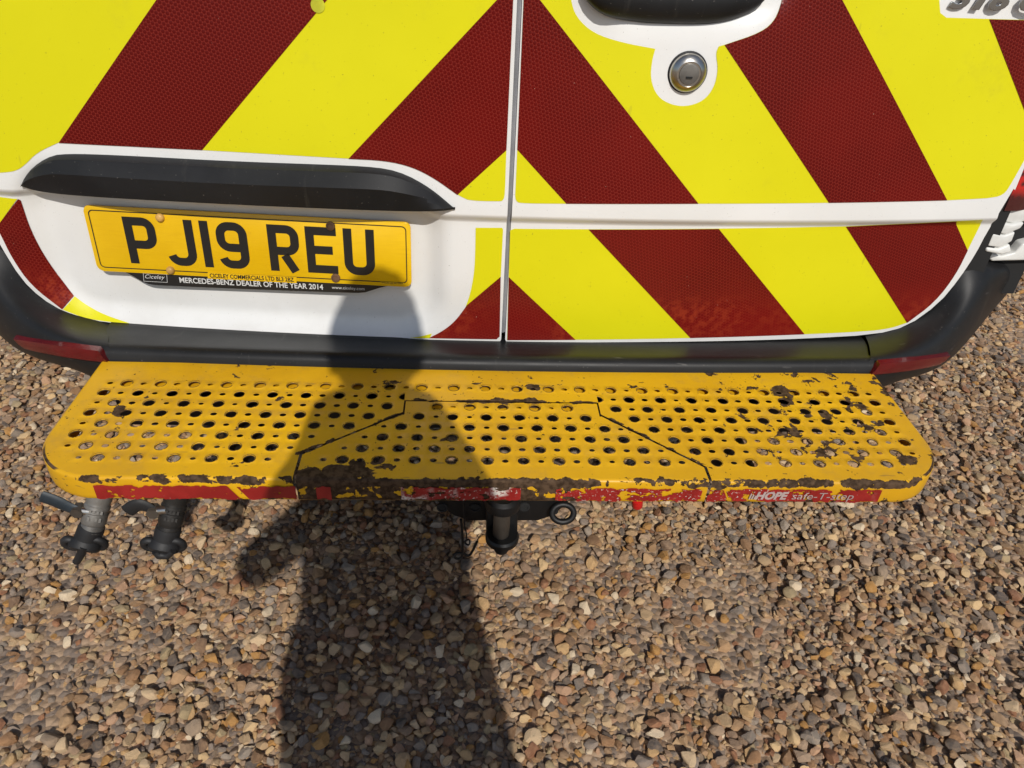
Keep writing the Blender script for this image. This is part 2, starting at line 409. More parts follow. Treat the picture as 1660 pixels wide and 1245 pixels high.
def build_gravel():
    D = scatter()
    # the 300 stones that show largest become single pebbles
    u, v, dep = [], [], []
    sz = np.zeros(len(D))
    for i, d in enumerate(D):
        uu, vv, zz = project(d[:3])
        if 10 < uu < 1650 and 835 < vv < 1235: sz[i] = d[3]*d[4]/zz**2*(1 + .8*d[2]/.02)
    big = np.argsort(-sz)[:300]
    shapes = [pebble_shape(100+i, 3, .97) for i in range(14)]
    for me in shapes: me.materials.append(M['pebble_o'])
    for q, i in enumerate(big):
        x, y, z, A, B, Cc, tx, ty, az = D[i]
        o = bpy.data.objects.new('pebble', shapes[q % 14]); COL.objects.link(o); o.parent = ground
        o.location = (x, y, z); o.rotation_euler = (tx, ty, az); o.scale = (A, B, Cc)
    rest = np.delete(D, big, 0); n = len(rest)
    me = bpy.data.meshes.new('gravel'); me.vertices.add(n); me.vertices.foreach_set('co', rest[:, :3].astype(np.float32).ravel())
    def attr(nm, typ, data, key):
        a = me.attributes.new(nm, typ, 'POINT'); a.data.foreach_set(key, np.ascontiguousarray(data).ravel())
    attr('rot', 'FLOAT_VECTOR', rest[:, 6:9].astype(np.float32), 'vector')
    attr('scl', 'FLOAT_VECTOR', rest[:, 3:6].astype(np.float32), 'vector')
    attr('pcol', 'FLOAT', RNG.random(n).astype(np.float32), 'value')
    attr('pick', 'INT', RNG.integers(0, 16, n).astype(np.int32), 'value')
    g = link('gravel', me, M['pebble_i'])
    g['kind'] = 'stuff'; g['label'] = 'loose brown and grey gravel covering the ground'; g['category'] = 'gravel'
    src = bpy.data.collections.new('gravel shapes')
    for i in range(16):
        s = pebble_shape(i, 3, .96); s.materials.append(M['pebble_i'])
        o = bpy.data.objects.new('gravel_stone', s); src.objects.link(o)
    ng = bpy.data.node_groups.new('gravel', 'GeometryNodeTree')
    ng.interface.new_socket('Geometry', in_out='INPUT', socket_type='NodeSocketGeometry')
    ng.interface.new_socket('Geometry', in_out='OUTPUT', socket_type='NodeSocketGeometry')
    N, L = ng.nodes, ng.links
    gi, go = N.new('NodeGroupInput'), N.new('NodeGroupOutput'); iop = N.new('GeometryNodeInstanceOnPoints')
    ci = N.new('GeometryNodeCollectionInfo'); ci.inputs['Collection'].default_value = src
    ci.inputs['Separate Children'].default_value = True; ci.inputs['Reset Children'].default_value = True
    def na(nm, t):
        q = N.new('GeometryNodeInputNamedAttribute'); q.data_type = t; q.inputs['Name'].default_value = nm; return q.outputs['Attribute']
    e2r = N.new('FunctionNodeEulerToRotation')
    L.new(gi.outputs[0], iop.inputs['Points']); L.new(ci.outputs[0], iop.inputs['Instance'])
    iop.inputs['Pick Instance'].default_value = True; L.new(na('pick', 'INT'), iop.inputs['Instance Index'])
    L.new(na('rot', 'FLOAT_VECTOR'), e2r.inputs[0]); L.new(e2r.outputs[0], iop.inputs['Rotation'])
    L.new(na('scl', 'FLOAT_VECTOR'), iop.inputs['Scale']); L.new(iop.outputs[0], go.inputs[0])
    md = g.modifiers.new('gravel', 'NODES'); md.node_group = ng
build_gravel()

# ================================================================= the van
van = bpy.data.objects.new('van', None); COL.objects.link(van)
van['label'] = 'white van with red and yellow chevron rear doors and a yellow rear step'; van['category'] = 'van'
SX = .008; ZS = .52; ZC0, ZC1 = .735, .752
def rr_sdf(x, z, cx, cz, hx, hz, r):
    qx, qz = abs(x-cx)-hx+r, abs(z-cz)-hz+r
    return math.hypot(max(qx, 0), max(qz, 0)) + min(max(qx, qz), 0) - r
def S(x, z):
    y = .150 + .078*(x-SX)**2
    y += -.011*smst(ZC0, ZC1, z) + .035*max(0, z-.76)
    if x < SX:
        y += .022*smst(.002, -.045, rr_sdf(x, z, -.430, .655, .345, .150, .10))
    else:
        y += .034*smst(.0, -.05, rr_sdf(x, z, 0.245, 1.112, .150, .080, .075))
    return y
def on_door(u, v, off=0.0):
    y = .16
    for _ in range(25):
        p = at_y(u, v, y); y += .7*(S(p[0], p[2])-off-y)
    return at_y(u, v, y)
def xz(pts): return [(on_door(u, v)[0], on_door(u, v)[2]) for u, v in pts]
def sheet(name, poly, mat, parent, off, dx=.01, dz=.008, thick=0.0, fine=(.5, .95)):
    """polygon in (x,z) laid on the door surface, cut to a grid so that it follows the curves"""
    bm = bmesh.new(); f = bm.faces.new([bm.verts.new((x, 0, z)) for x, z in poly])
    xs = [p[0] for p in poly]; zs = [p[1] for p in poly]
    def cut(co, no): bmesh.ops.bisect_plane(bm, geom=bm.verts[:]+bm.edges[:]+bm.faces[:], plane_co=co, plane_no=no, dist=1e-6)
    for k in range(math.ceil(min(xs)/dx), math.floor(max(xs)/dx)+1): cut((k*dx, 0, 0), (1, 0, 0))
    z = math.ceil(min(zs)/dz)*dz
    while z < max(zs):
        cut((0, 0, z), (0, 0, 1)); z += dz if z < .9 else .02 if z < 1.2 else .08
    for z in (ZC0, ZC0+.004, ZC1-.004, ZC1):
        if min(zs) < z < max(zs): cut((0, 0, z+.0003), (0, 0, 1))
    bmesh.ops.triangulate(bm, faces=[q for q in bm.faces if len(q.verts) > 4])
    for vv in bm.verts: vv.co.y = S(vv.co.x, vv.co.z)-off
    if thick:
        be = [e for e in bm.edges if len(e.link_faces) == 1]
        loop = be
        r = bmesh.ops.extrude_edge_only(bm, edges=loop)
        vs1 = [q for q in r['geom'] if isinstance(q, bmesh.types.BMVert)]
        cx = sum(xs)/len(xs)
        for q in vs1: q.co.y += .004
        e2 = [q for q in r['geom'] if isinstance(q, bmesh.types.BMEdge)]
        r = bmesh.ops.extrude_edge_only(bm, edges=e2)
        for q in r['geom']:
            if isinstance(q, bmesh.types.BMVert): q.co.y += thick
    else:
        pass
    # face the camera
    for q in bm.faces:
        q.normal_update()
    me = bpy.data.meshes.new(name); 
    if thick: bmesh.ops.recalc_face_normals(bm, faces=bm.faces)
    if sum(q.normal.y*q.calc_area() for q in bm.faces) > 0 and not thick: bmesh.ops.reverse_faces(bm, faces=bm.faces)
    bm.to_mesh(me); bm.free(); me.shade_smooth(); me.set_sharp_from_angle(angle=math.radians(40))
    return link(name, me, mat, parent)
# --- door outlines (right traced, left mirrored)
edge_px = chaikin([(1643, 306), (1626, 335), (1599, 378), (1582, 411), (1555, 452), (1522, 492), (1471, 529), (1417, 542.5), (1302, 549), (1208, 552), (1100, 554), (960, 555), (833, 555)], 1)
edge = xz(edge_px)
ZT = 1.78
ro = [(.846, ZT), (.846, .80)] + edge + [(SX+.0055, edge[-1][1]+.001), (SX+.0035, edge[-1][1]+.006), (SX+.0035, ZT)]
edge_l = xz(chaikin([(-18, 362), (0, 397), (34, 452), (66, 483), (101, 504), (135, 517.6), (209, 527), (337, 533.5), (540, 546.5), (700, 552), (805, 554.5)], 1))
lo = [(SX-.0035, ZT), (SX-.0035, edge_l[-1][1]+.006), (SX-.0055, edge_l[-1][1]+.001)] + edge_l[::-1] + [(-.838, .72), (-.842, .80), (-.842, ZT)]
door_r = sheet('door', ro, M['white'], van, 0, .01, .008, .028); door_r['label'] = 'right rear door with handle and lock'
door_l = sheet('door', lo, M['white'], van, 0, .01, .008, .028); door_l['label'] = 'left rear door with number plate recess'
bm = bmesh.new(); V = []
for z in np.linspace(.532, ZT-.02, 60):
    y = S(SX+.0001, z)+.0035 if z < 1.0 else .150-.011+.035*(z-.76)+.0035
    V.append([bm.verts.new((SX+a, y+b, z)) for a, b in ((-.008, .012), (-.004, .0015), (-.001, -.001), (.0015, .0018), (.004, .001), (.008, .012))])
for a, b in zip(V, V[1:]):
    for k in range(5): bm.faces.new((a[k], a[k+1], b[k+1], b[k]))
fin(bm, 'door_seal', M['seal'], van, 60)
# --- film panels
top = -330
def ext(a, b, v): return (a[0] + (b[0]-a[0])*(v-a[1])/(b[1]-a[1]), v)
trimtop = chaikin([(95, 231), (330, 243), (565, 257), (625, 260), (668, 270), (705, 289), (742, 316), (758, 323.5)], 2)
yl = [(-75, top), (843.5, top), (832, 0), (821, 240)] + chaikin([(819, 300), (817.5, 325.5), (805, 326), (775, 325.5), (758, 323.5)], 2)[:-1] + trimtop[::-1] + chaikin([(95, 231), (60, 247), (40, 268), (25, 277.5), (0, 280), (-60, 283)], 2)[1:]
sheet('yellow_film', xz(yl), M['yellow'], door_l, .0007)
r1 = [ext((254.7, 0), (95.5, 232), top), ext((530, 0), (328, 242.5), top), (328, 242.8), (212, 237), (95.5, 231.3)]
sheet('red_stripe', xz(r1), M['red'], door_l, .0014)
r2 = [(805, 0), (832, 0), (821, 243), (741.5, 315.5)] + [p for p in trimtop[::-1] if 566 < p[0] < 741] + [(565, 257)]
sheet('red_stripe', xz([ext((805, 0), (565, 257), -26)] + [(833.2, -26)] + r2[1:]), M['red'], door_l, .0014)
# next stripe of the left door, above the frame
sheet('red_stripe', xz([ext((640, -330), (360, -60), top), (843, top), (840, -210), ext((640, -330), (360, -60), -40)][0:0] + [(-70, -120), (-70, -320), (60, -330), (-10, -230)]), M['red'], door_l, .0014)
ylw = [(-42, 312), (-42, 322), (0, 362)]
sheet('yellow_film', xz([(-30, 315), (28.5, 322), (0, 361), (-22, 385), (-34, 350)]), M['yellow'], door_l, .0007)
rH = [(30, 322.3)] + chaikin([(34, 324), (50.6, 374), (78, 424), (120.4, 479)], 2) + [(100.8, 501)] + chaikin([(100.5, 500.5), (50.6, 462), (20, 418), (0, 376), (-6, 369)], 2)[1:]
sheet('red_stripe', xz(rH), M['red'], door_l, .0014)
yI = chaikin([(121.5, 480), (140, 494), (168, 509.5), (209, 523.2)], 2) + chaikin([(209, 523.7), (170, 521), (135, 514.5), (102, 501.8)], 2)
sheet('yellow_film', xz(yI), M['yellow'], door_l, .0007)
lc = chaikin([(771, 369), (770.5, 405), (769, 440), (763, 474), (755, 497)], 2)
lc2 = chaikin([(755, 497), (738, 520), (718, 536), (695, 547.5)], 2)
sheet('yellow_film', xz([(815.5, 372), (811.8, 449)] + lc[::-1] + [(772, 369), (814, 369)]), M['yellow'], door_l, .0007)
sheet('red_stripe', xz([(811.7, 448), (810, 545), (805, 549.3)] + lc2[::-1] + [(756.5, 494.5)]), M['red'], door_l, .0014)
sheet('yellow_film', xz([(664, 547.3), (680, 545.5), (700, 540.5), (697, 547.8)]), M['yellow'], door_l, .0007)
# right door upper
sur = chaikin([(917, -60), (925, 0), (934, 28), (962, 54), (1008, 69), (1062, 79)], 2) + chaikin([(1062, 80), (1057, 97), (1054, 128), (1065, 156), (1086, 169), (1111, 173), (1140, 164), (1158, 141), (1164, 112), (1160, 86), (1165, 75)], 2) + chaikin([(1174, 72.5), (1235, 52), (1258, 30), (1268, 0), (1276, -60)], 2)
yr = [(862, top), (860, -200)] + [(848.6, 0), (838.5, 242)] + chaikin([(836, 300), (834.5, 327), (850, 329.5), (918, 330)], 2) + [(1132, 330), (1343, 328.5), (1535, 324.5)] + chaikin([(1600, 321), (1626, 317), (1640, 296), (1668, 245)], 2) + [(1700, 170), (1690, 33), (1660, 32), (1534, 28.5), (1524, 21), (1521, -15), (1521, -60)]
yr = yr + [(1276, -60)] + sur[::-1][1:] + [(917, -60)]
# split in two so that the outline stays simple
sheet('yellow_film', xz([(860, -60)] + yr[2:]), M['yellow'], door_r, .0007)
sheet('red_stripe', xz([ext((875.6, 0), (1132, 330), -34), (850.2, -34), (838.5, 242), (918, 329.7), (1132, 329.7)][::-1]), M['red'], door_r, .0014)
surR = [p for p in sur if p[0] > 1174.5 and -20 < p[1] < 72.4]
sheet('red_stripe', xz([(1174.3, 72.6), (1343.4, 328.3), (1535, 324.3), ext((1364.8, 0), (1535, 324.5), -60), (1276, -60)] + surR[::-1]), M['red'], door_r, .0014)
sheet('red_stripe', xz([(1603, 31), (1664, 189), (1695, 180), (1690, 33)]), M['red'], door_r, .0014)
sheet('yellow_film', xz([(862, top), (861, -62), (1518, -62), (1560, top)]), M['yellow'], door_r, .0007)
# right door lower
rc = chaikin([(1593, 356), (1571, 400), (1549, 445), (1515, 489.5), (1470, 523)], 2)
yb = [(827, 373), (834, 370.5), (955, 371.3), (1165, 370.2), (1371, 366.6), (1550, 358.3)] + rc + chaikin([(1470, 523), (1437, 534), (1375, 538.5), (1304, 541.5)], 2)[1:] + [(1119, 547.6), (933, 550.5), (822, 551), (824.5, 450)]
sheet('yellow_film', xz(yb), M['yellow'], door_r, .0007)
sheet('red_stripe', xz([(824.6, 448.5), (933, 550.3), (822.4, 550.8)]), M['red'], door_r, .0014)
sheet('red_stripe', xz([(954, 371.6), (1165, 370.6), (1304, 541.2), (1119, 547.3)]), M['red'], door_r, .0014)
sheet('red_stripe', xz([(1371, 367), (1550, 358.8)] + [p for p in rc if p[1] > 399.5 and p[1] < 522.8] + [(1470, 522.8)]), M['red'], door_r, .0014)
# round sticker
p = on_door(515.5, 8)
sheet('round_sticker', [(p[0]+.0095*math.cos(a), p[2]+.0095*math.sin(a)) for a in np.linspace(0, 2*math.pi, 24, endpoint=False)], M['smallstick'], door_l, .0019)

# --- handle, lock, badge on the right door
bm = bmesh.new()
n = 30; rings = []
for i in range(n+1):
    t = i/n; env = max(.02, (1-abs(2*t-1)**3.2))
    u = 942+(1240-942)*t
    c = on_door(u, 1, .012); c = Vector((c[0], c[1], 1.062+.010*(1-env)))
    ry, rz = .026*env**.5+.002, .030*env**.6+.001
    rings.append([bm.verts.new(c + Vector((0, -ry*math.cos(a)*(1 if math.cos(a) > 0 else .5), rz*math.sin(a)))) for a in np.linspace(0, 2*math.pi, 20, endpoint=False)])
for a, b in zip(rings, rings[1:]):
    for k in range(20): bm.faces.new((a[k], a[(k+1) % 20], b[(k+1) % 20], b[k]))
bm.faces.new(rings[0]); bm.faces.new(rings[-1][::-1])
fin(bm, 'door_handle', M['black'], door_r, 50)
lk = on_door(1114, 117); nrm = Vector((-.02, -1, .0)).normalized(); lk = Vector(lk)
bm = bmesh.new(); lathe(bm, lk+nrm*-.002, nrm, [(0, .0285), (.004, .0285), (.0055, .0265)], 40); fin(bm, 'lock_gasket', M['rubber'], door_r)
bm = bmesh.new(); lathe(bm, lk, nrm, [(0, .0262), (.006, .0262), (.009, .0248), (.0135, .0185), (.0140, .0172), (.0125, .0168), (.0125, .0020)], 48); fin(bm, 'lock_barrel', M['chrome'], door_r, 30)
bm = bmesh.new(); lathe(bm, lk+nrm*.0125, nrm, [(0, .0145), (.0016, .0140), (.0020, .0125), (.0020, .0007)], 36); fin(bm, 'lock_face', M['steel'], door_r, 30)
bm = bmesh.new(); vs_ = box(bm, (lk.x-.0045, 0, lk.z-.0012-.004), (lk.x+.0045, 0.003, lk.z+.0012-.004))
for q in vs_: q.co.y += lk.y-.0165
fin(bm, 'keyhole', M['void'], door_r)

# --- text helper
def text(name, s, mat, parent, O, X, Y, w_, h_, n_off=0.0, bold=0.0, shear=0.0, depth=0.0):
    cu = bpy.data.curves.new('t', 'FONT'); cu.body = s; cu.size = 1; cu.offset = bold; cu.shear = shear; cu.resolution_u = 3
    cu.fill_mode = 'BOTH' if depth else 'FRONT'; cu.extrude = .12 if depth else 0; cu.bevel_depth = .03 if depth else 0
    o = bpy.data.objects.new('t', cu); COL.objects.link(o)
    dg = bpy.context.evaluated_depsgraph_get(); me = bpy.data.meshes.new_from_object(o.evaluated_get(dg))
    bpy.data.objects.remove(o); bpy.data.curves.remove(cu)
    P = np.array([v.co for v in me.vertices]); mn, mx = P.min(0), P.max(0)
    O, X, Y = map(lambda q: np.array(q, float), (O, X, Y)); N = np.cross(X, Y)
    sx, sy = w_/(mx[0]-mn[0]), h_/(mx[1]-mn[1])
    Q = O + np.outer((P[:, 0]-mn[0])*sx, X) + np.outer((P[:, 1]-mn[1])*sy, Y) + np.outer(n_off + (P[:, 2]-mn[2])*depth, N)
    me.vertices.foreach_set('co', Q.astype(np.float32).ravel()); me.update(); me.materials.clear()
    return link(name, me, mat, parent)
b0 = on_door(1534, 14)
text('badge_lettering', '316 CDI', M['badge'], door_r, (b0[0], b0[1]-.001, b0[2]), (.999, .11*.25, 0), (0, .035, 1), .205, .030, .0006, .02, .25, .009)

# --- trim above the number plate
tt = chaikin([(35, 301), (40, 288), (52, 272), (74, 256.5), (98, 248.5), (202, 252), (371, 261.5), (560, 268), (612, 271.5), (640, 276.5), (668, 287.5), (702, 308), (738, 339)], 3)
tb = chaikin([(35, 303), (60, 311.5), (135, 319.5), (371, 332.5), (560, 340.5), (668, 344), (720, 343), (738, 339.5)], 3)
def resample(p, n):
    p = np.array(p); d = np.concatenate([[0], np.cumsum(np.linalg.norm(np.diff(p, axis=0), axis=1))]); s = np.linspace(0, d[-1], n)
    return np.stack([np.interp(s, d, p[:, 0]), np.interp(s, d, p[:, 1])], 1)
def byx(p, us): p = np.array(p); o = np.argsort(p[:, 0]); return np.interp(us, p[o, 0], p[o, 1])
us = 35+(738-35)*(.5-.5*np.cos(np.linspace(0.03, math.pi-.03, 46)))
tv, bv = byx(tt, us), byx(tb, us)
bm = bmesh.new(); rows = []
for u, a, b in zip(us, tv, bv):
    t = (u-35)/(738-35); k = .046*(1-abs(2*t-1)**3.5)**.8 + .003
    T = on_door(u, a); B_ = on_door(u, b, k)
    for _ in range(1): pass
    cz = T[2]*.62 + B_[2]*.38; cx = T[0]*.62+B_[0]*.38
    cy = S(T[0], T[2])*.25 + (S(T[0], .80)-k)*.75
    pr = [(T[0], S(T[0], T[2])+.012, T[2]+.001), (T[0], S(T[0], T[2])-.002, T[2]), (T[0]*.8+cx*.2, (S(T[0], T[2])-.002)*.55+cy*.45, T[2]*.8+cz*.2), (cx, cy, cz), (cx*.75+B_[0]*.25, cy*.55+B_[1]*.45-.001, cz*.75+B_[2]*.25), (B_[0], B_[1], B_[2]+.004), (B_[0], B_[1]+.002, B_[2]), (B_[0], B_[1]+k*.5, B_[2]+.002), (B_[0], .20, B_[2]+.004)]
    rows.append([bm.verts.new(q) for q in pr])
for a, b in zip(rows, rows[1:]):
    for k in range(len(a)-1): bm.faces.new((a[k], a[k+1], b[k+1], b[k]))
fin(bm, 'handle_trim', M['trim'], van, 24)['label'] = 'dark plastic trim strip above the number plate'

# --- number plate
PC = np.array([-.4077, .1743, ZS+.1513]); prz, prx = -.0639, .0731
PX = np.array([math.cos(prz), math.sin(prz), 0]); PY = np.array([-math.sin(prz)*math.sin(prx), math.cos(prz)*math.sin(prx), math.cos(prx)]); PN = np.cross(PX, PY)
def plate_xy(u, v):
    d = ray(u, v); t = ((PC-CAM)@PN)/(d@PN); q = CAM+d*t-PC; return q@PX, q@PY
def pp(x, y, n_=0.0): return Vector(PC + PX*x + PY*y + PN*n_)
def round_rect(w_, h_, r, n=6):
    o = []
    for cx, cy, a0 in ((w_-r, h_-r, 0), (-w_+r, h_-r, 90), (-w_+r, -h_+r, 180), (w_-r, -h_+r, 270)):
        for k in range(n+1): a = math.radians(a0+90*k/n); o.append((cx+r*math.cos(a), cy+r*math.sin(a)))
    return o
def slab(name, poly, mat, parent, n0, n1, bev=0.0, sharp=35):
    bm = bmesh.new(); a = [bm.verts.new(pp(x, y, n1)) for x, y in poly]; b = [bm.verts.new(pp(x, y, n0)) for x, y in poly]
    f = bm.faces.new(a); bm.faces.new(b[::-1])
    for i in range(len(a)): bm.faces.new((a[i], b[i], b[(i+1) % len(a)], a[(i+1) % len(a)]))
    if bev: bmesh.ops.bevel(bm, geom=f.edges[:], offset=bev, segments=2, affect='EDGES', profile=.5)
    return fin(bm, name, mat, parent, sharp)
plate = slab('number_plate', round_rect(.260, .0555, .010), M['plate'], van, -.0035, 0, .0012)
plate['label'] = 'yellow number plate with black characters'
def stroke(bm, path, w_, closed=False):
    path = [Vector((a, b)) for a, b in path]; m = len(path); L_, R_ = [], []
    for i, p in enumerate(path):
        if closed: d0, d1 = (p-path[i-1]).normalized(), (path[(i+1) % m]-p).normalized()
        else:
            d0 = (p-path[i-1]).normalized() if i else (path[1]-p).normalized()
            d1 = (path[i+1]-p).normalized() if i < m-1 else d0
        n0 = Vector((-d0.y, d0.x)); n1 = Vector((-d1.y, d1.x)); b = (n0+n1).normalized(); k = w_/2/max(.35, b.dot(n0))
        L_.append(p+b*k); R_.append(p-b*k)
    lv = [bm.verts.new(pp(q.x, q.y, .0006)) for q in L_]; rv = [bm.verts.new(pp(q.x, q.y, .0006)) for q in R_]
    for i in range(m if closed else m-1):
        j = (i+1) % m; bm.faces.new((lv[i], rv[i], rv[j], lv[j]))
def arc(cx, cy, r, a0, a1, n=7): return [(cx+r*math.cos(math.radians(a0+(a1-a0)*k/n)), cy+r*math.sin(math.radians(a0+(a1-a0)*k/n))) for k in range(n+1)]
GL = {'P': (50, [[(7, 0), (7, 72)] + arc(30, 59, 13, 90, 0) + arc(30, 46, 13, 0, -90) + [(14, 33)]]),
      'J': (50, [[(43, 79)] + arc(29, 21, 14, 0, -90) + arc(23, 21, 14, -90, -165)]),
      '1': (14, [[(7, 0), (7, 79)]]),
      '9': (50, [arc(21, 21, 14, -165, -90) + arc(29, 21, 14, -90, 0) + arc(29, 58, 14, 0, 90) + arc(21, 58, 14, 90, 180) + arc(21, 50, 14, 180, 270) + [(36, 36)]]),
      'R': (50, [[(7, 0), (7, 72)] + arc(30, 59, 13, 90, 0) + arc(30, 48, 13, 0, -90) + [(14, 35)], [(25, 28), (41, 0)]]),
      'E': (50, [[(50, 72), (7, 72), (7, 7), (50, 7)], [(14, 40), (43, 40)]]),
      'U': (50, [[(7, 79)] + arc(21, 21, 14, 180, 270) + arc(29, 21, 14, 270, 360) + [(43, 79)]])}
cx = -201.0
for ch in 'PJ19 REU':
    if ch == ' ': cx += 22; continue
    w_, st = GL[ch]; bm = bmesh.new()
    for s in st: stroke(bm, [((cx+a)/1000, (b-38.5)/1000) for a, b in s], .014)
    fin(bm, 'character', M['ink'], plate, smooth=False)
    cx += w_+11
bm = bmesh.new(); stroke(bm, round_rect(.2525, .0482, .007), .0016, True); fin(bm, 'plate_border', M['ink'], plate, smooth=False)
# dealer strip
tab = [plate_xy(*q) for q in chaikin([(190, 436), (212, 446), (230, 457), (243, 462), (265, 463.5), (420, 470), (560, 475), (588, 475.5), (603, 471), (618, 466), (640, 462)], 1)]
slab('dealer_tab', [(tab[0][0], -.050)] + tab + [(tab[-1][0], -.050)], M['ink'], plate, -.0042, -.0012)
def ptext(name, s, mat, u0, v0, u1, v1, hgt, bold=0.0, shear=0.0, n_=.0010):
    x0, y0 = plate_xy(u0, v0); x1, y1 = plate_xy(u1, v1)
    d = Vector((x1-x0, y1-y0)); L_ = d.length; d.normalize()
    X = PX*d.x + PY*d.y; Y = -PX*d.y + PY*d.x
    return text(name, s, mat, plate, PC+PX*x0+PY*y0, X, Y, L_, hgt, n_, bold, shear)
slab('print_field', [plate_xy(337, 441), plate_xy(481, 449), plate_xy(481, 458.6), plate_xy(337, 451)], M['plate'], plate, .0001, .0009)
ptext('dealer_name', 'CICELEY COMMERCIALS LTD BL3 2BZ', M['ink'], 341, 449.5, 477, 456.5, .0076, .022, 0, .0014)
ptext('dealer_motto', 'MERCEDES-BENZ DEALER OF THE YEAR 2014', M['platewhite'], 291.5, 458.5, 524, 470, .0098, .018, 0, -.0006)
ptext('dealer_website', 'www.ciceley.com', M['platewhite'], 538, 470, 591, 472.5, .0072, 0, 0, -.0006)
ptext('dealer_script', 'Ciceley', M['platewhite'], 236, 453.5, 268, 455, .0095, -.005, .35, -.0006)
bm = bmesh.new(); q = [plate_xy(*k) for k in ((232, 443), (270, 445), (271, 458), (233, 456))]
stroke(bm, q, .0006, True)
for v in bm.verts: v.co += Vector(PN)*-.0011
fin(bm, 'script_frame', M['platewhite'], plate, smooth=False)
slab('print_field', [plate_xy(617, 456), plate_xy(656, 458.5), plate_xy(656, 463), plate_xy(617, 460)], M['plate'], plate, .0001, .0009)
ptext('maker_code', 'EPSON (6) AU M9A', M['ink'], 619, 459.5, 654, 461.5, .0036, 0, 0, .0014)
for (u, v), mt, r in (((260, 352), 'cap_y', .0068), ((277, 437.5), 'cap_y', .0066)):
    x, y = plate_xy(u, v); bm = bmesh.new(); lathe(bm, pp(x, y), PN, [(0, r), (.003, r), (.0055, r*.85), (.0068, r*.5), (.0071, r*.05)], 20); fin(bm, 'screw_cap', M[mt], plate, 50)
for u, v in ((536, 366), (544.5, 450)):
    x, y = plate_xy(u, v); bm = bmesh.new(); lathe(bm, pp(x, y), PN, [(0, .0074), (.0025, .0074), (.004, .0066), (.0042, .0052), (.0018, .0048), (.0018, .0006)], 20); fin(bm, 'screw', M['rust'], plate, 40)

# --- bumper: centre bar, corner pieces, reflectors
bm = bmesh.new(); rows = []
prof_n = 0
for x in np.linspace(-.640, .640, 49):
    b = .035*x*x; d = S(x if x > SX else 2*SX-x, .56)
    pr = [(d+.030, .500), (d+.020, .5155), (d-.006, .5165), (d-.03, .521), (.088+b, .5315), (.074+b, .5365), (.065+b, .5378), (.0575+b, .5352), (.0530+b, .529), (.0495+b, .515), (.047+b, .49), (.052+b, .45), (.075+b, .41), (.13+b, .395)]
    rows.append([bm.verts.new((x*(1+.050*smst(.075+b, d, y)*(z > .505) + .05*(z < .501)*(k_ < 1)), y, z)) for k_, (y, z) in enumerate(pr)])
for a, b in zip(rows, rows[1:]):
    for k in range(len(a)-1): bm.faces.new((a[k], a[k+1], b[k+1], b[k]))
bump_c = fin(bm, 'bumper_bar', M['black'], van, 60)
ST = [  # inner, ridge, face, bottom: (u, v, y)
    [(1421, 545, None), (1429.5, 577, .0805), (1426, 588, .066), (1416, 606, .0625), (.638, .067, .46), (.638, .092, .410), (.638, .145, .397)],
    [(1448, 539, None), (1459, 570, .091), (1458, 583, .078), (1452, 602, .074), (1449, 612, .090), (1452, 621, .13), (.69, .20, .395)],
    [(1475, 528, None), (1489, 558, .108), (1492, 574, .096), (1490, 595, .094), (1488, 606, .110), (1490, 614.5, .16), (.75, .23, .40)],
    [(1500, 511, None), (1518, 542, .13), (1524, 560, .122), (1524, 583, .122), (1522, 594, .145), (1520, 604, .20), (.80, .27, .42)],
    [(1524, 491, None), (1545, 520, .155), (1552, 538, .150), (1553, 562, .158), (1549, 573, .185), (1546, 588, .24), (.85, .32, .42)],
    [(1556, 453, None), (1580, 480, .185), (1588, 494, .188), (1590, 515, .205), (1588, 528, .235), (1583, 545, .29), (.90, .37, .43)],
    [(1575, 426.5, None), (1605, 441, .215), (1618, 452, .222), (1624, 468, .245), (1620, 485, .28), (1613, 507, .34), (.94, .44, .44)],
    [(1604, 426.5, .245), (1636, 429, .240), (1652, 436, .254), (1659, 446, .285), (1655, 458, .325), (1644, 474, .40), (.97, .55, .45)],
    [(.935, .33, .648), (.965, .33, .646), (.978, .34, .630), (.985, .36, .60), (.985, .40, .54), (.98, .47, .47), (.96, .60, .45)],
    [(.945, .80, .648), (.970, .80, .646), (.985, .80, .632), (.99, .80, .60), (.99, .80, .54), (.985, .80, .47), (.965, .80, .45)]]
def stp(q):
    a, b, c = q
    if a > 5:
        return Vector(on_door(a, b, -.010)) if c is None else Vector(at_y(a, b, c))
    return Vector((a, b, c))
G = [[stp(q) for q in s] for s in ST]
INL = [(163, 529), (133, 520), (101, 507), (74, 491.5), (48, 465), (12, 420), (-10, 385)]
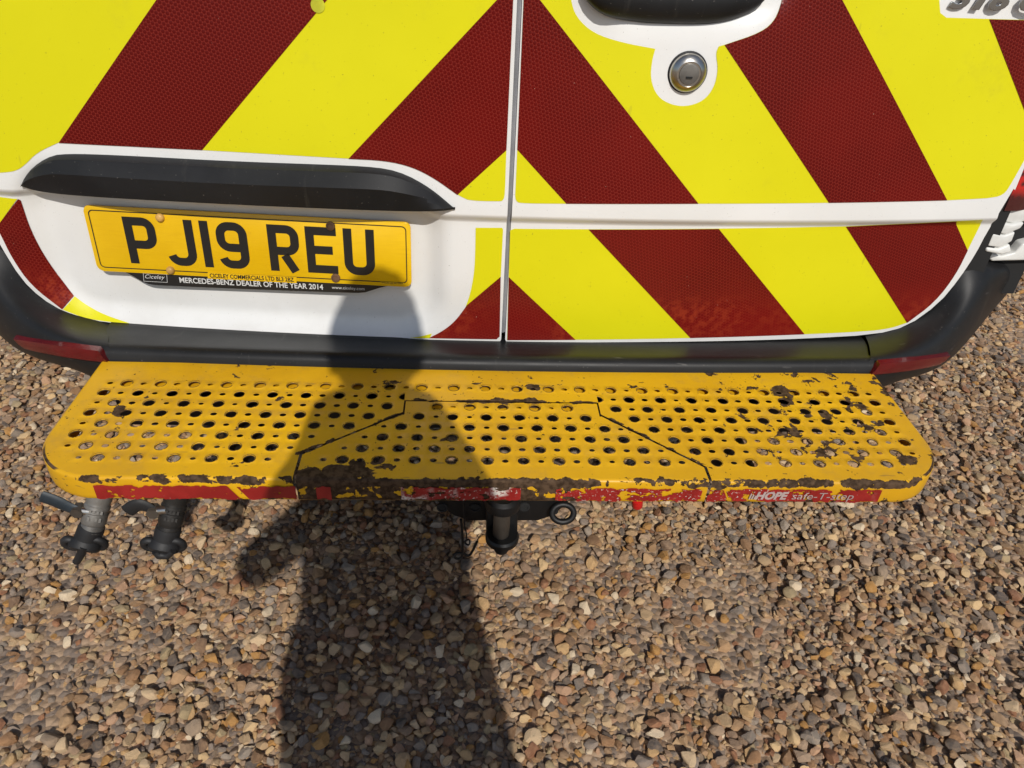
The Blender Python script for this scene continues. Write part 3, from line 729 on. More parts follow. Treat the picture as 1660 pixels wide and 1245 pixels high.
for s in (1, -1):
    bm = bmesh.new(); V = []
    for q, row in enumerate(G):
        row = [p.copy() for p in row]
        if s < 0:
            for p in row: p.x = .004-p.x
            if q < 7: row[0] = Vector(on_door(*INL[q], -.010))
        if q == 0:
            for p in row: p.x -= .016*s; p.y += .0035; p.z -= .0015
        V.append([bm.verts.new(p) for p in [row[0]+Vector((-.028*s, .022, .026))] + row])
    for a, b in zip(V, V[1:]):
        for k in range(len(a)-1): bm.faces.new((a[k], a[k+1], b[k+1], b[k]))
    o = fin(bm, 'bumper_corner', M['black'], van, 180)
    md = o.modifiers.new('s', 'SUBSURF'); md.levels = 2; md.render_levels = 2; md.boundary_smooth = 'PRESERVE_CORNERS'
    o['label'] = 'black bumper corner on the right' if s > 0 else 'black bumper corner on the left'
    # reflector let into the corner
    rp = [((1427, 590.5), (1411.5, 608)), ((1450, 588.5), (1440, 605.5)), ((1480, 585), (1475, 601)), ((1510, 581), (1504, 596)), ((1541, 577), (1524, 591))]
    ys = [.064, .072, .084, .104, .132]
    bm = bmesh.new(); V = []
    for (a, b), y in zip(rp, ys):
        A, B = at_y(*a, y-.006), at_y(*b, y-.006)
        row = [A+np.array([0, .012, .001]), A, A*.5+B*.5+np.array([0, -.0015, 0]), B, B+np.array([0, .012, -.001])]
        V.append([bm.verts.new((p[0] if s > 0 else .004-p[0], p[1], p[2])) for p in row])
    for a, b in zip(V, V[1:]):
        for k in range(4): bm.faces.new((a[k], a[k+1], b[k+1], b[k]))
    bm.faces.new(V[0]); bm.faces.new(V[-1][::-1])
    fin(bm, 'reflector', M['reflector'], o, 40)

# --- body behind the doors, lamps, hinges, wheels
def prism_px(name, pts, y0, y1, mat, parent, bev=.004):
    bm = bmesh.new(); a = [bm.verts.new(at_y(u, v, y0)) for u, v in pts]; b = [bm.verts.new(Vector(q.co)+Vector((0, y1-y0, 0))) for q in a]
    bm.faces.new(a); bm.faces.new(b[::-1])
    for i in range(len(a)): bm.faces.new((a[i], b[i], b[(i+1) % len(a)], a[(i+1) % len(a)]))
    bmesh.ops.recalc_face_normals(bm, faces=bm.faces); bevel(bm, bev, 3)
    return fin(bm, name, mat, parent, 50)
bm = bmesh.new()
plan = [(-.985, 5.2), (-.985, .42), (-.965, .335), (-.93, .285), (-.87, .262), (.882, .262), (.942, .285), (.977, .335), (.997, .42), (.997, 5.2)]
lo_, hi_ = [bm.verts.new((x, y, .50)) for x, y in plan], [bm.verts.new((x*.96, y+.05 if y < 1 else y, 2.35)) for x, y in plan]
for i in range(len(plan)): j = (i+1) % len(plan); bm.faces.new((lo_[i], lo_[j], hi_[j], hi_[i]))
bm.faces.new(lo_); bm.faces.new(hi_[::-1])
body = fin(bm, 'body_shell', M['white'], van, 40)
bm = bmesh.new(); box(bm, (-.86, .215, .545), (.87, .255, 1.72)); fin(bm, 'door_frame', M['void'], van)
bm = bmesh.new(); box(bm, (-.80, .22, .40), (.80, 4.8, .498)); fin(bm, 'underbody', M['void'], van)
bm = bmesh.new(); box(bm, (.862, .252, .58), (.975, .272, .775)); fin(bm, 'hinge_pocket', M['void'], van)
for s in (1, -1):
    bm = bmesh.new(); V = []
    for x, y in ((.853, .240), (.856, .212), (.880, .214), (.915, .228), (.950, .258), (.978, .305), (.995, .36), (.999, .43), (.985, .44)):
        V.append([bm.verts.new((x if s > 0 else .014-x, y+.03*(z-.76), z)) for z in (.757, .762, .80, .86, 1.0, 1.15, 1.24, 1.25)])
    for a, b in zip(V, V[1:]):
        for k in range(len(a)-1): bm.faces.new((a[k], a[k+1], b[k+1], b[k]))
    bm.faces.new([v[0] for v in V]); bm.faces.new([v[-1] for v in V][::-1])
    fin(bm, 'tail_lamp', M['lens'], van, 30)
hg = bpy.data.objects.new('hinge', None); COL.objects.link(hg); hg.parent = van
for nm, pts, y0, y1 in (('hinge_knuckle', [(1624, 342), (1645, 339), (1720, 336), (1720, 355), (1664, 359), (1643, 363), (1616, 357)], .222, .262),
                        ('hinge_knuckle', [(1617, 360.5), (1642, 364.5), (1662, 361), (1655, 371), (1630, 381), (1611, 376.5)], .216, .256),
                        ('hinge_knuckle', [(1610, 378.5), (1629, 382.5), (1647, 376), (1641, 392), (1621, 402), (1601, 399.5)], .214, .254),
                        ('hinge_knuckle', [(1600, 401.5), (1620, 404), (1638, 396), (1640, 409), (1624, 413.5), (1598, 408.5)], .212, .252),
                        ('hinge_leaf', [(1596, 411), (1625, 415.5), (1646, 410), (1658, 396), (1690, 388), (1720, 386), (1720, 421), (1660, 422.5), (1608, 424)], .232, .262)):
    prism_px(nm, pts, y0, y1, M['hinge'], hg, .0035)
for x in (-.80, .80):
    for y in (1.05, 4.55):
        bm = bmesh.new(); lathe(bm, (x-.11, y, .335), (1, 0, 0), [(0, .22), (.01, .30), (.03, .33), (.06, .336), (.16, .336), (.19, .33), (.21, .30), (.22, .22)], 40); o = fin(bm, 'wheel', M['tyre'], van, 40)
        bm = bmesh.new(); lathe(bm, (x-.105, y, .335), (1, 0, 0), [(0, .20), (.02, .218), (.19, .218), (.21, .20)], 30); fin(bm, 'rim', M['steel'], o, 40)

# ================================================================= rear step
stp_root = bpy.data.objects.new('rear_step', None); COL.objects.link(stp_root); stp_root.parent = van
stp_root['label'] = 'worn yellow perforated towing step'
HB, HS = .0080, .0044
HW, YF, CR, INS = .638, -.215, .093, .005
def cell(bm, cx, cy, r, z=ZS):
    h = .0125; per = []
    for k in range(16):
        a = 2*math.pi*k/16; c, s = math.cos(a), math.sin(a); m = h/max(abs(c), abs(s)); per.append(bm.verts.new((cx+c*m, cy+s*m, z)))
    if not r: bm.faces.new(per); return
    jx, jy = random.gauss(0, .0002), random.gauss(0, .0002)
    prev = per
    k_ = 1.0 if r > .007 else .35
    for rr, dz in ((r*1.24, 0), (r*1.17, .0006), (r*1.05, .0007), (r, .0002), (r*.985, -.0016)):
        ring = [bm.verts.new((cx+jx+rr*math.cos(2*math.pi*k/16), cy+jy+rr*math.sin(2*math.pi*k/16)*(1 if r > .007 else .8), z+dz*k_)) for k in range(16)]
        for k in range(16): bm.faces.new((prev[k], prev[(k+1) % 16], ring[(k+1) % 16], ring[k]))
        prev = ring
def corner_arc(s, r, n=10):
    cx, cy = s*(HW-CR), YF+CR
    return [(cx + s*(r)*math.cos(a), cy - r*math.sin(a)) for a in np.linspace(0, math.pi/2, n+1)]
def section(clips, rows, xr, flip, holes_ok, extra=()):
    bm = bmesh.new()
    for k in rows:
        for j in range(xr[0], xr[1]+1):
            x, y = j*.025, -(k-1)*.025
            big = ((j+k) % 2 == 0) != flip
            ok = 1 <= k <= 8 and abs(x) <= .606 and holes_ok(x, y, .0125 if big else .009)
            cell(bm, x, y, (HB if big else HS*random.uniform(.85, 1.15)) if ok else 0)
    bmesh.ops.remove_doubles(bm, verts=bm.verts, dist=1e-5)
    for co, no in clips:
        bmesh.ops.bisect_plane(bm, geom=bm.verts[:]+bm.edges[:]+bm.faces[:], plane_co=(*co, ZS), plane_no=(*no, 0), clear_outer=True, dist=1e-6)
    return bm
def half(a, b, inside):
    """clip plane through a, b that keeps 'inside'"""
    n_ = Vector((-(b[1]-a[1]), b[0]-a[0])).normalized()
    if n_.dot(Vector(inside)-Vector(a)) > 0: n_ = -n_
    return (a, (n_.x, n_.y))
def signed(p, a, b):
    d = Vector((b[0]-a[0], b[1]-a[1])).normalized(); return abs((p[0]-a[0])*d.y - (p[1]-a[1])*d.x)
def merge(dst, src):
    me = bpy.data.meshes.new('x'); src.to_mesh(me); src.free(); dst.from_mesh(me); bpy.data.meshes.remove(me)
LA, LB = (-.1515, -.0655), (-.2845, -.163); RA, RB = (.1515, -.0655), (.2835, -.184)
bmf = bmesh.new()
# middle back strip
ok_mid = lambda x, y, m: y > -.02
merge(bmf, section([half((-1, -.0345), (1, -.0345), (0, 0)), half((-.15, -1), (-.15, 1), (0, 0)), half((.15, -1), (.15, 1), (0, 0)), half((-1, .06), (1, .06), (0, 0))], range(-2, 3), (-7, 7), False, ok_mid))
for s, A, B in ((-1, LA, LB), (1, RA, RB)):
    far = (s*.5, -.1)
    base = [half((s*(HW-INS), -1), (s*(HW-INS), 1), far), half((-1, .06), (1, .06), far), half((-1, YF+INS), (1, YF+INS), far)]
    ca = corner_arc(s, CR-INS)
    base += [half(p, q, far) for p, q in zip(ca, ca[1:])]
    def okh(x, y, m, A=A, B=B, s=s):
        if abs(x) > .15 and y < -.06:
            if y > B[1]-.02 and signed((x, y), A, B) < m and abs(x) < abs(B[0])+.02: return False
            if y < B[1]+.01 and abs(abs(x)-abs(B[0])) < m: return False
        if abs(x) < .165 and y < -.03: return False
        ddx, ddy = abs(x)-(HW-CR), (YF+CR)-y
        if ddx > 0 and ddy > 0 and math.hypot(ddx, ddy) > CR-.026: return False
        return y > -.19
    jr = (-27, -5) if s < 0 else (5, 27)
    merge(bmf, section(base + [half((s*.15, -1), (s*.15, 1), far), half(A, B, (s*.4, -.05)), half((-1, B[1]), (1, B[1]), (0, 0))], range(-2, 10), jr, False, okh))
    merge(bmf, section(base + [half((B[0], -1), (B[0], 1), far), half((-1, B[1]), (1, B[1]), (0, -.3))], range(7, 11), jr, False, okh))
bmesh.ops.remove_doubles(bmf, verts=bmf.verts, dist=2e-5)
def lip(bm, path, close_end=True):
    """rounded fold and front flange along an outline path (outer edge), inside on the left"""
    m = len(path); rows = []
    for i, p in enumerate(path):
        d = Vector(path[min(i+1, m-1)])-Vector(path[max(i-1, 0)]); d.normalize(); nrm = Vector((-d.y, d.x))     # inward
        p = Vector(p); wob = .0008*noise.noise((p.x*30, p.y*30, 1.0))
        pr = [(INS, 0), (INS*.62, -.0004), (INS*.29, -.0015), (INS*.08, -.0031), (0, -.005), (0+wob, -.018), (0-wob, -.032), (.0008, -.0375+wob*1.5), (.003, -.040+wob*1.5), (.012, -.040)]
        rows.append([bm.verts.new((p.x+nrm.x*q, p.y+nrm.y*q, ZS+z)) for q, z in pr])
    for a, b in zip(rows, rows[1:]):
        for k in range(len(a)-1): bm.faces.new((a[k], b[k], b[k+1], a[k+1]))
seg = lambda a, b, n: [(a[0]+(b[0]-a[0])*k/n, a[1]+(b[1]-a[1])*k/n) for k in range(n+1)]
pl = seg((-HW, .06), (-HW, YF+CR), 8)[:-1] + corner_arc(-1, CR, 12)[:-1] + seg((-(HW-CR), YF), (LB[0], YF), 12)
prr = (seg((HW, .06), (HW, YF+CR), 8)[:-1] + corner_arc(1, CR, 12)[:-1] + seg((HW-CR, YF), (RB[0], YF), 12))[::-1]
lip(bmf, pl); lip(bmf, prr)
fin(bmf, 'step_plate', M['step'], stp_root, 50)
bmh = bmesh.new()
g = .0042
hA, hB = (LA[0]+g, LA[1]-g*.3), (LB[0]+g, LB[1]-g*.3); kA, kB = (RA[0]-g, RA[1]-g*.3), (RB[0]-g, RB[1]-g*.3)
def okc(x, y, m):
    if y > -.04: return False
    if signed((x, y), LA, LB) < m and x < 0 and y > -.18: return False
    if signed((x, y), RA, RB) < m and x > 0: return False
    if abs(x) > .27: return False
    return y > -.19 and (abs(x) < .14 or y < -.065)
hc = [half((-1, YF+INS), (1, YF+INS), (0, 0))]
merge(bmh, section(hc + [half((hA[0], -1), (hA[0], 1), (0, 0)), half((kA[0], -1), (kA[0], 1), (0, 0)), half((-1, -.0368), (1, -.0368), (0, -.2)), half((-1, LA[1]-g), (1, LA[1]-g), (0, 0))], range(2, 5), (-7, 7), True, okc))
merge(bmh, section(hc + [half(hA, hB, (0, -.15)), half(kA, kB, (0, -.15)), half((hB[0], -1), (hB[0], 1), (0, 0)), half((kB[0], -1), (kB[0], 1), (0, 0)), half((-1, LA[1]-g), (1, LA[1]-g), (0, -.3))], range(3, 11), (-12, 12), True, okc))
bmesh.ops.remove_doubles(bmh, verts=bmh.verts, dist=2e-5)
lip(bmh, seg((hB[0], YF), (kB[0], YF), 26))
fin(bmh, 'hatch_plate', M['step'], stp_root, 50)
# supports below the sheet
bm = bmesh.new(); box(bm, (-.60, -.001, ZS-.013), (.60, .045, ZS-.0085)); fin(bm, 'support_rail', M['step'], stp_root)
bm = bmesh.new(); box(bm, (-.135, -.0510, ZS-.013), (.135, -.026, ZS-.0085)); fin(bm, 'hinge_rail', M['step'], stp_root)
for x0, x1 in ((-.400, -.352), (.322, .372)):
    bm = bmesh.new(); box(bm, (x0, -.185, .452), (x1, .30, .492)); bevel(bm, .004); fin(bm, 'support_arm', M['iron'], stp_root)
bm = bmesh.new(); box(bm, (-.60, .0, .44), (.60, .045, .49)); fin(bm, 'cross_beam', M['iron'], stp_root)
# tape along the front flange
def tape(name, u0, u1, slant0=0, slant1=0):
    x0, x1 = at_y(u0, 788, YF)[0], at_y(u1, 788, YF)[0]
    bm = bmesh.new(); n = max(3, int((x1-x0)/.02)); V = []
    for i in range(n+1):
        t = i/n; a = x0+(x1-x0)*t
        V.append([bm.verts.new((a+(slant0*(1-t)+slant1*t)*k, YF-.0018+abs(k)*0, .4960+k*.0128)) for k in (-1, -.5, 0, .5, 1)])
    for a, b in zip(V, V[1:]):
        for k in range(4): bm.faces.new((a[k], b[k], b[k+1], a[k+1]))
    return fin(bm, name, M['tape'], stp_root, smooth=False)
tape('reflective_tape', 152, 378, 0, -.008); tape('reflective_tape', 392, 479, -.008, 0); tape('reflective_tape', 512, 536)
tape('reflective_tape', 650, 845); tape('reflective_tape', 902, 1140); tape('reflective_tape', 1150, 1180, 0, -.006); tape('reflective_tape', 1184, 1432, -.006, 0)
def ftext(name, s, u0, u1, zb, h_, bold, shear=0):
    x0, x1 = at_y(u0, 795, YF)[0], at_y(u1, 798, YF)[0]
    return text(name, s, M['grey_print'], stp_root, (x0, YF-.0024, zb), (1, 0, 0), (0, 0, 1), x1-x0, h_, .0003, bold, shear)
ftext('step_lettering', 'HOPE', 1226, 1278, .4895, .0150, .05, .2)
ftext('step_lettering', 'safe-T-step', 1286, 1385, .4865, .0165, .0, .1)
bm = bmesh.new()
x0 = at_y(1215, 795, YF)[0]
for k in range(3):
    bm.faces.new([bm.verts.new((x0+a, YF-.0026, .490+b)) for a, b in ((.001+k*.0035, 0), (.003+k*.0035, 0), (.0045+k*.0035, .0095-k*.002), (.0025+k*.0035, .0115-k*.002))])
fin(bm, 'step_logo', M['grey_print'], stp_root, smooth=False)

# ================================================================= couplings, hitch and small parts under the step
def coupling(name, top_px, low_px, cap_px, lever_px, lever_mat, lab, tail):
    e = bpy.data.objects.new(name, None); COL.objects.link(e); e.parent = van; e['label'] = lab
    T, L_ = Vector(at_y(*top_px, -.150)), Vector(at_y(*low_px, -.170)); d = (L_-T); ln = d.length
    bm = bmesh.new()
    lathe(bm, T-d.normalized()*.03, d, [(0, .0175), (.028, .0175), (.030, .0165), (.034, .0165), (.036, .0178), (.040, .0178), (.042, .0160), (.046, .0160), (.047, .0172), (.062, .0172), (.064, .0162), (ln+.024, .0150), (ln+.026, .0162), (ln+.034, .0162)], 28)
    b = fin(bm, 'valve_body', M['steel'] if lever_mat == 'lever' else M['dark_steel'], e, 30)
    # cast lettering block
    dd, x, y = frame_of(d); view = (Vector(CAM)-T).normalized(); side = dd.cross(view).normalized(); nn = side.cross(dd).normalized()
    bm = bmesh.new(); c = T+dd*.018+nn*.0166
    for r_ in range(2):
        for k in range(4):
            o = c + dd*(-.006+r_*.011) + side*(-.0075+.005*k); h = random.uniform(.6, 1)
            vs_ = [o+dd*a*.0035*h+side*b2*.0015 for a, b2 in ((-1, -1), (1, -1), (1, 1), (-1, 1))]
            top_ = [bm.verts.new(q+nn*.0007) for q in vs_]; bot = [bm.verts.new(q-nn*.002) for q in vs_]
            bm.faces.new(top_)
            for i in range(4): bm.faces.new((top_[i], bot[i], bot[(i+1) % 4], top_[(i+1) % 4]))
    fin(bm, 'cast_mark', M['steel'] if lever_mat == 'lever' else M['dark_steel'], e, smooth=False)
    # rubber dust cap with two claw lugs
    Cp = Vector(at_y(*cap_px, -.178)); ax = (d.normalized()*.8+Vector((0, -.35, 0))).normalized()
    bm = bmesh.new(); lathe(bm, L_-d.normalized()*.004, Cp-L_, [(0, .0172), (.006, .0182), ((Cp-L_).length*.7, .0178), ((Cp-L_).length, .0190)], 26)
    lathe(bm, Cp-ax*.010, ax, [(0, .016), (.003, .0212), (.010, .0225), (.016, .0212), (.019, .017), (.0195, .004)], 30)
    fin(bm, 'dust_cap', M['rubber'], e, 35)
    for sgn in (-1, 1):
        bm = bmesh.new(); c = Cp + Vector((sgn*.0190, 0, 0.003))
        pts = [c + Vector((.0085*math.cos(a)*1.05, -.003*math.sin(a), .0115*math.sin(a))) for a in np.linspace(0, 2*math.pi, 18, endpoint=False)]
        tube(bm, pts, .0056, 8, True)
        fin(bm, 'claw_lug', M['rubber'], e, 60)
    bm = bmesh.new(); tube(bm, [Vector(at_y(u, v, -.192)) for u, v in tail], [.006, .0062, .0055, .005][:len(tail)], 8); fin(bm, 'cap_tail', M['rubber'], e, 60)
    # lever
    lp = [Vector(at_y(u, v, -.165)) for u, v in lever_px]
    bm = bmesh.new(); tube(bm, [lp[0], lp[0]*.45+lp[1]*.55, lp[1]], [.0068, .0066, .0058], 12); fin(bm, 'lever_spindle', M['chrome'], e, 50)
    bm = bmesh.new(); lathe(bm, lp[1]+Vector((0, .008, 0)), (0, -1, 0), [(0, .009), (.016, .009)], 6); fin(bm, 'spindle_nut', M['lever_steel'], e, 20)
    bm = bmesh.new(); pts = chaikin([tuple(q) for q in lp[1:]], 2); m = len(pts)
    tube(bm, pts, [.0075 + .0035*min(1, i/(m*.5)) for i in range(m-1)] + [.006], 12)
    cc = lp[1]
    for q in bm.verts: q.co.y = -.165 + (q.co.y+.165)*.4
    me_o = fin(bm, 'lever', M[lever_mat], e, 60)
    return e
coupling('air_coupling', (160, 812), (149, 856), (138, 883), [(152, 830), (127, 827), (112, 823), (90, 812), (66, 804)], 'lever', 'left air coupling with a blue grey lever', [(137, 886), (132, 897), (124, 911)])
coupling('air_coupling', (284, 812), (273, 858), (266, 885), [(271, 826), (249, 828), (238, 821), (222, 817), (206, 829)], 'rubber', 'right air coupling with a black lever', [(252, 893), (258, 900), (272, 901), (281, 893)])

ht = bpy.data.objects.new('tow_hitch', None); COL.objects.link(ht); ht.parent = van; ht['label'] = 'black pin and jaw tow hitch under the step'
YH = -.140
def slab_px(name, pts, y0, y1, mat, parent, bev=.002): return prism_px(name, pts, y0, y1, mat, parent, bev)
slab_px('hitch_plate', [(690, 796), (935, 796), (918, 818), (897, 836), (872, 844.5), (760, 844.5), (735, 836), (716, 820)], YH, YH+.014, M['iron'], ht)
for u, v in ((717, 822), (770, 822), (850, 821)):
    c = Vector(at_y(u, v, YH)); bm = bmesh.new(); lathe(bm, c+Vector((0, .002, 0)), (0, -1, 0), [(0, .0085), (.0045, .0085), (.005, .006), (.003, .0055), (.003, .0007)], 16); fin(bm, 'bolt_hole', M['void'], ht, 40)
c = Vector(at_y(815, 812, YH-.03)); bm = bmesh.new(); lathe(bm, c+Vector((0, 0, .012)), (0, 0, -1), [(0, .020), (.004, .026), (.012, .027), (.020, .026), (.024, .022)], 28); fin(bm, 'jaw_top', M['iron'], ht, 30)
lowp = Vector(at_y(814, 868, YH-.03))
bm = bmesh.new(); lathe(bm, c+Vector((0, 0, -.012)), (0, 0, -1), [(0, .0125), ((c.z-.012)-lowp.z, .0125)], 20); fin(bm, 'hitch_pin', M['lever_steel'], ht, 40)
bm = bmesh.new()
V = []
for sx, (u, v) in ((0, (788, 828)), (0, (788, 862)), (0, (793, 874)), (0, (805, 881)), (0, (823, 881)), (0, (834, 874)), (0, (839, 862)), (0, (839, 828))): V.append((u, v))
slab_px('jaw_back', V, YH-.012, YH, M['iron'], ht)
bm = bmesh.new(); lathe(bm, lowp+Vector((0, .0, .004)), (0, 0, -1), [(0, .023), (.004, .0255), (.012, .0250), (.017, .018), (.024, .012), (.030, .0125), (.036, .010)], 28); fin(bm, 'jaw_bottom', M['iron'], ht, 35)
rc_ = Vector(at_y(912.5, 832, YH-.012)); bm = bmesh.new()
tube(bm, [rc_ + Vector((.0165*math.cos(a), .006*math.sin(a), .0125*math.sin(a))) for a in np.linspace(0, 2*math.pi, 28, endpoint=False)], .0048, 10, True)
fin(bm, 'lunette_ring', M['iron'], ht, 60)
bm = bmesh.new(); tube(bm, [Vector(at_y(895, 826, YH-.004)), Vector(at_y(901, 829, YH-.012))], .005, 8); fin(bm, 'ring_shank', M['iron'], ht, 60)
# retaining clip on its wire
cl = bpy.data.objects.new('retaining_clip', None); COL.objects.link(cl)
cl['label'] = 'thin black wire retaining clip hanging from the tow hitch'; cl['category'] = 'clip'
yw = YH-.012
def wire(name, px, r):
    bm = bmesh.new(); tube(bm, [Vector(at_y(u, v, yw+dy)) for u, v, dy in chaikin(px, 2)], r, 7); fin(bm, name, M['iron'], cl, 60)
wire('hanging_wire', [(751, 800, .004), (752, 830, 0), (753, 852, -.002), (757, 868, 0), (755, 880, -.002)], .0011)
wire('clip_leg', [(747, 842, 0), (749, 855, 0), (750, 880, 0), (750, 902, 0), (744, 907, -.004), (736, 904, -.007), (738, 897, -.004), (750, 896, 0), (760, 903, .003), (768, 890, 0), (773, 878, 0)], .0021)
bm = bmesh.new(); k = Vector(at_y(757, 879, yw)); tube(bm, [k+Vector((.0045*math.cos(a), .002*math.sin(a*2), .005*math.sin(a))) for a in np.linspace(0, 2*math.pi, 14, endpoint=False)], .0015, 6, True); fin(bm, 'clip_coil', M['iron'], cl, 60)
# red plug
a, b = Vector(at_y(1033, 800, -.18)), Vector(at_y(1033, 822, -.18)); bm = bmesh.new()
lathe(bm, a, b-a, [(0, .006), ((b-a).length*.4, .006), ((b-a).length*.42, .0085), ((b-a).length*.9, .0080), ((b-a).length, .0062)], 18); fin(bm, 'red_plug', M['redplastic'], van, 40)

# ================================================================= the photographer (only the shadow falls into the picture)
def build_person():
    sk = {'shirt': simple('dark navy jacket cloth', (.03, .035, .05), .85, 0, 120, .4, .2), 'trouser': simple('dark work trousers', (.035, .035, .035), .9, 0, 120, .4, .2),
          'skin': simple('skin', (.45, .26, .19), .55), 'shoe': simple('black boots', (.02, .018, .016), .6), 'hair': simple('short brown hair', (.05, .032, .02), .8, 0, 90, .8, .3)}
    J = {'pel': (-.024, -1.20, .93, .185, .115), 'waist': (-.020, -1.205, 1.06, .200, .115), 'chest': (-.022, -1.19, 1.20, .190, .12), 'uch': (-.028, -1.165, 1.325, .098, .09),
         'neck': (-.03, -1.135, 1.425, .118, .085), 'head0': (-.028, -1.115, 1.50, .104, .085),
         'shL': (-.150, -1.155, 1.258, .056, .056), 'elL': (-.315, -1.13, 1.062, .046, .046), 'wrL': (-.165, -1.035, 1.165, .033, .033), 'haL': (-.140, -1.020, 1.178, .030, .022),
         'shR': (.090, -1.155, 1.262, .056, .056), 'elR': (.118, -1.15, 1.09, .044, .044), 'wrR': (.035, -1.050, 1.160, .033, .033), 'haR': (.020, -1.032, 1.172, .030, .022),
         'hiL': (-.130, -1.20, .86, .105, .098), 'knL': (-.150, -1.175, .50, .066, .066), 'anL': (-.160, -1.215, .10, .045, .045), 'toL': (-.170, -1.07, .045, .045, .036),
         'hiR': (.088, -1.20, .86, .105, .098), 'knR': (.085, -1.185, .50, .066, .066), 'anR': (.095, -1.215, .10, .045, .045), 'toR': (.110, -1.07, .045, .045, .036),
         'hlL': (-.158, -1.245, .05, .038, .036), 'hlR': (.093, -1.245, .05, .038, .036)}
    E_ = [('pel', 'waist'), ('waist', 'chest'), ('chest', 'uch'), ('uch', 'neck'), ('neck', 'head0')]
    for s in 'LR': E_ += [('uch', 'sh'+s), ('sh'+s, 'el'+s), ('el'+s, 'wr'+s), ('wr'+s, 'ha'+s), ('pel', 'hi'+s), ('hi'+s, 'kn'+s), ('kn'+s, 'an'+s), ('an'+s, 'to'+s), ('an'+s, 'hl'+s)]
    # five fingers on each hand, closed around the edge of the phone
    for s, sg in (('L', 1), ('R', -1)):
        h = Vector(J['ha'+s][:3])
        for f in range(4):
            b = h + Vector((.012*sg, .006+.004*f, .022-.015*f)); L_ = (.030, .034, .032, .025)[f]
            p1 = b + Vector((L_*.7*sg, -.004, .004)); p2 = p1 + Vector((.012*sg, -.018, .002))
            for nm, p, r in (('f%s%da' % (s, f), b, .0095), ('f%s%db' % (s, f), p1, .0085), ('f%s%dc' % (s, f), p2, .0072)): J[nm] = (*p, r, r)
            E_ += [('ha'+s, 'f%s%da' % (s, f)), ('f%s%da' % (s, f), 'f%s%db' % (s, f)), ('f%s%db' % (s, f), 'f%s%dc' % (s, f))]
        b = h + Vector((.006*sg, -.014, .022)); p1 = b + Vector((.020*sg, -.014, .016)); J['t%sa' % s] = (*b, .0105, .0105); J['t%sb' % s] = (*p1, .0085, .0085)
        E_ += [('wr'+s, 't%sa' % s), ('t%sa' % s, 't%sb' % s)]
    ks = list(J); me = bpy.data.meshes.new('body'); me.from_pydata([J[k][:3] for k in ks], [(ks.index(a), ks.index(b)) for a, b in E_], [])
    o = bpy.data.objects.new('tmp', me); COL.objects.link(o); o.modifiers.new('skin', 'SKIN'); sb = o.modifiers.new('sub', 'SUBSURF'); sb.levels = 2; sb.render_levels = 2
    for i, k in enumerate(ks):
        me.skin_vertices[0].data[i].radius = J[k][3:5]; me.skin_vertices[0].data[i].use_root = (k == 'pel')
    dg = bpy.context.evaluated_depsgraph_get(); bme = bpy.data.meshes.new_from_object(o.evaluated_get(dg)); bpy.data.objects.remove(o)
    root = bpy.data.objects.new('person', None); COL.objects.link(root)
    root['label'] = 'person holding a phone, seen only as the shadow on van and gravel'; root['category'] = 'person'
    bme.materials.clear()
    for k in ('shirt', 'trouser', 'skin', 'shoe'): bme.materials.append(sk[k])
    for p in bme.polygons:
        c = p.center; p.use_smooth = True
        wrist = min((c-Vector(J[k][:3])).length for k in ('haL', 'haR'))
        p.material_index = 2 if wrist < .075 or c.z > 1.435 else 3 if c.z < .12 else 1 if c.z < .97 else 0
    link('body', bme, None, root)
    # head: shaped ball with nose, brow, chin, ears and hair, tilted towards the phone
    hc = Vector((-.027, -1.09, 1.585)); tilt = Matrix.Rotation(math.radians(-28), 3, 'X')
    bm = bmesh.new(); bmesh.ops.create_uvsphere(bm, u_segments=40, v_segments=28, radius=1)
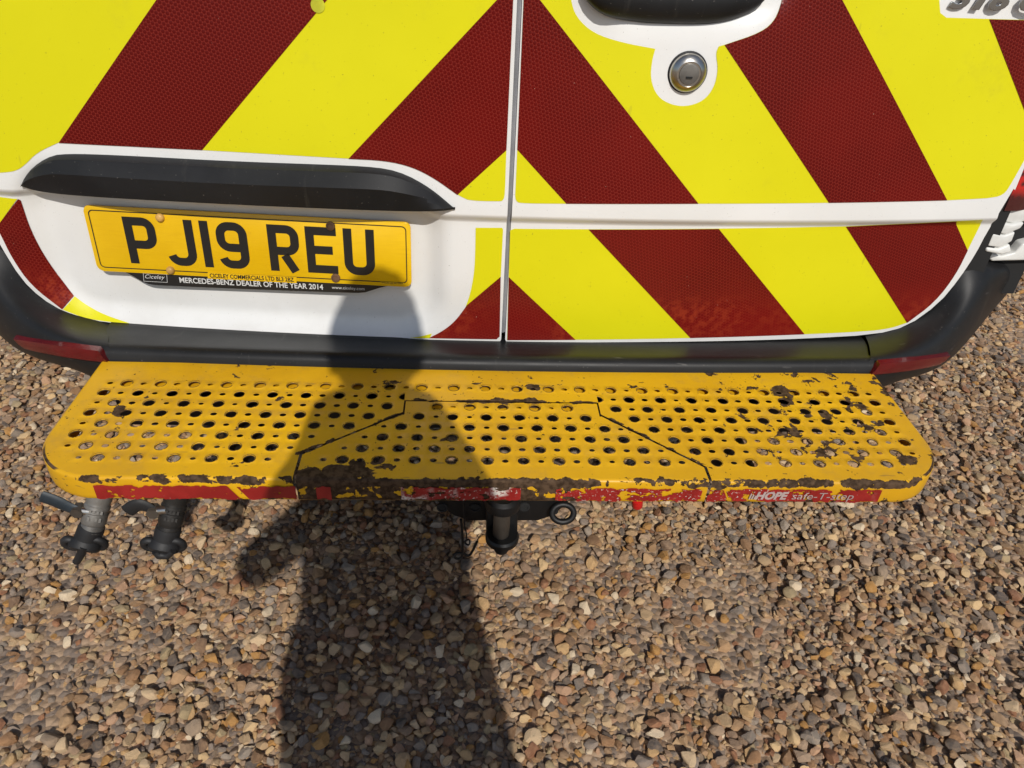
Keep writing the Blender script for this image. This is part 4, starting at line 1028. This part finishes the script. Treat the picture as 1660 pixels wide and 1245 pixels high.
    for v in bm.verts:
        x, y, z = v.co; yy = y*.098; xx = x*.076; zz = z*.115
        if z < 0: xx *= 1-.28*z*z; yy *= 1-.10*z*z
        if y > 0:
            yy += .026*math.exp(-((x/.16)**2)-(((z+.12)/.20)**2)) - .012*math.exp(-(((abs(x)-.36)/.17)**2)-(((z-.06)/.12)**2))
            yy += .006*math.exp(-((x/.3)**2)-(((z+.48)/.07)**2)) + .010*math.exp(-((x/.3)**2)-(((z+.8)/.16)**2)) + .005*math.exp(-(((z-.22)/.09)**2))
        xx += math.copysign(.016, x)*math.exp(-(((abs(x)-.98)/.16)**2)-((y/.20)**2)-((z/.24)**2))
        v.co = hc + tilt @ Vector((xx, yy, zz))
    hd = fin(bm, 'head', sk['skin'], root, 180)
    bm = bmesh.new(); bmesh.ops.create_uvsphere(bm, u_segments=36, v_segments=24, radius=1)
    bmesh.ops.delete(bm, geom=[v for v in bm.verts if v.co.z < (-.45 if v.co.y < -.05 else .02 if v.co.y < .45 else .45)], context='VERTS')
    for v in bm.verts:
        x, y, z = v.co; k = 1+.05*noise.noise(v.co*6); v.co = hc + tilt @ Vector((x*.081*k, y*.105*k, z*.122*k))
    fin(bm, 'hair', sk['hair'], hd, 180)
    for s in (-1, 1):
        bm = bmesh.new(); bmesh.ops.create_uvsphere(bm, u_segments=14, v_segments=10, radius=.012)
        for v in bm.verts: v.co += hc + tilt @ Vector((s*.029, .078, .006))
        fin(bm, 'eye', simple('eye', (.35, .33, .31), .2), hd, 180)
    ph = bpy.data.objects.new('phone', None); COL.objects.link(ph); ph['label'] = 'black phone held up in both hands behind the camera'; ph['category'] = 'phone'
    c = Vector(CAM) - Vector(RF)*.024; X, Y, N_ = Vector(RX), -Vector(RD), Vector(RF)
    for nm, hw, hh, n0, n1, mt in (('phone_body', .078, .037, -.004, .004, 'ink'), ('screen', .074, .034, -.0048, -.0041, 'void')):
        bm = bmesh.new(); vs_ = box(bm, (-hw, -hh, n0), (hw, hh, n1))
        if nm == 'phone_body': bevel(bm, .003)
        for v in bm.verts: q = v.co.copy(); v.co = c + X*q.x + Y*(q.y-.012) + N_*q.z
        fin(bm, nm, M[mt], ph, 40)
build_person()
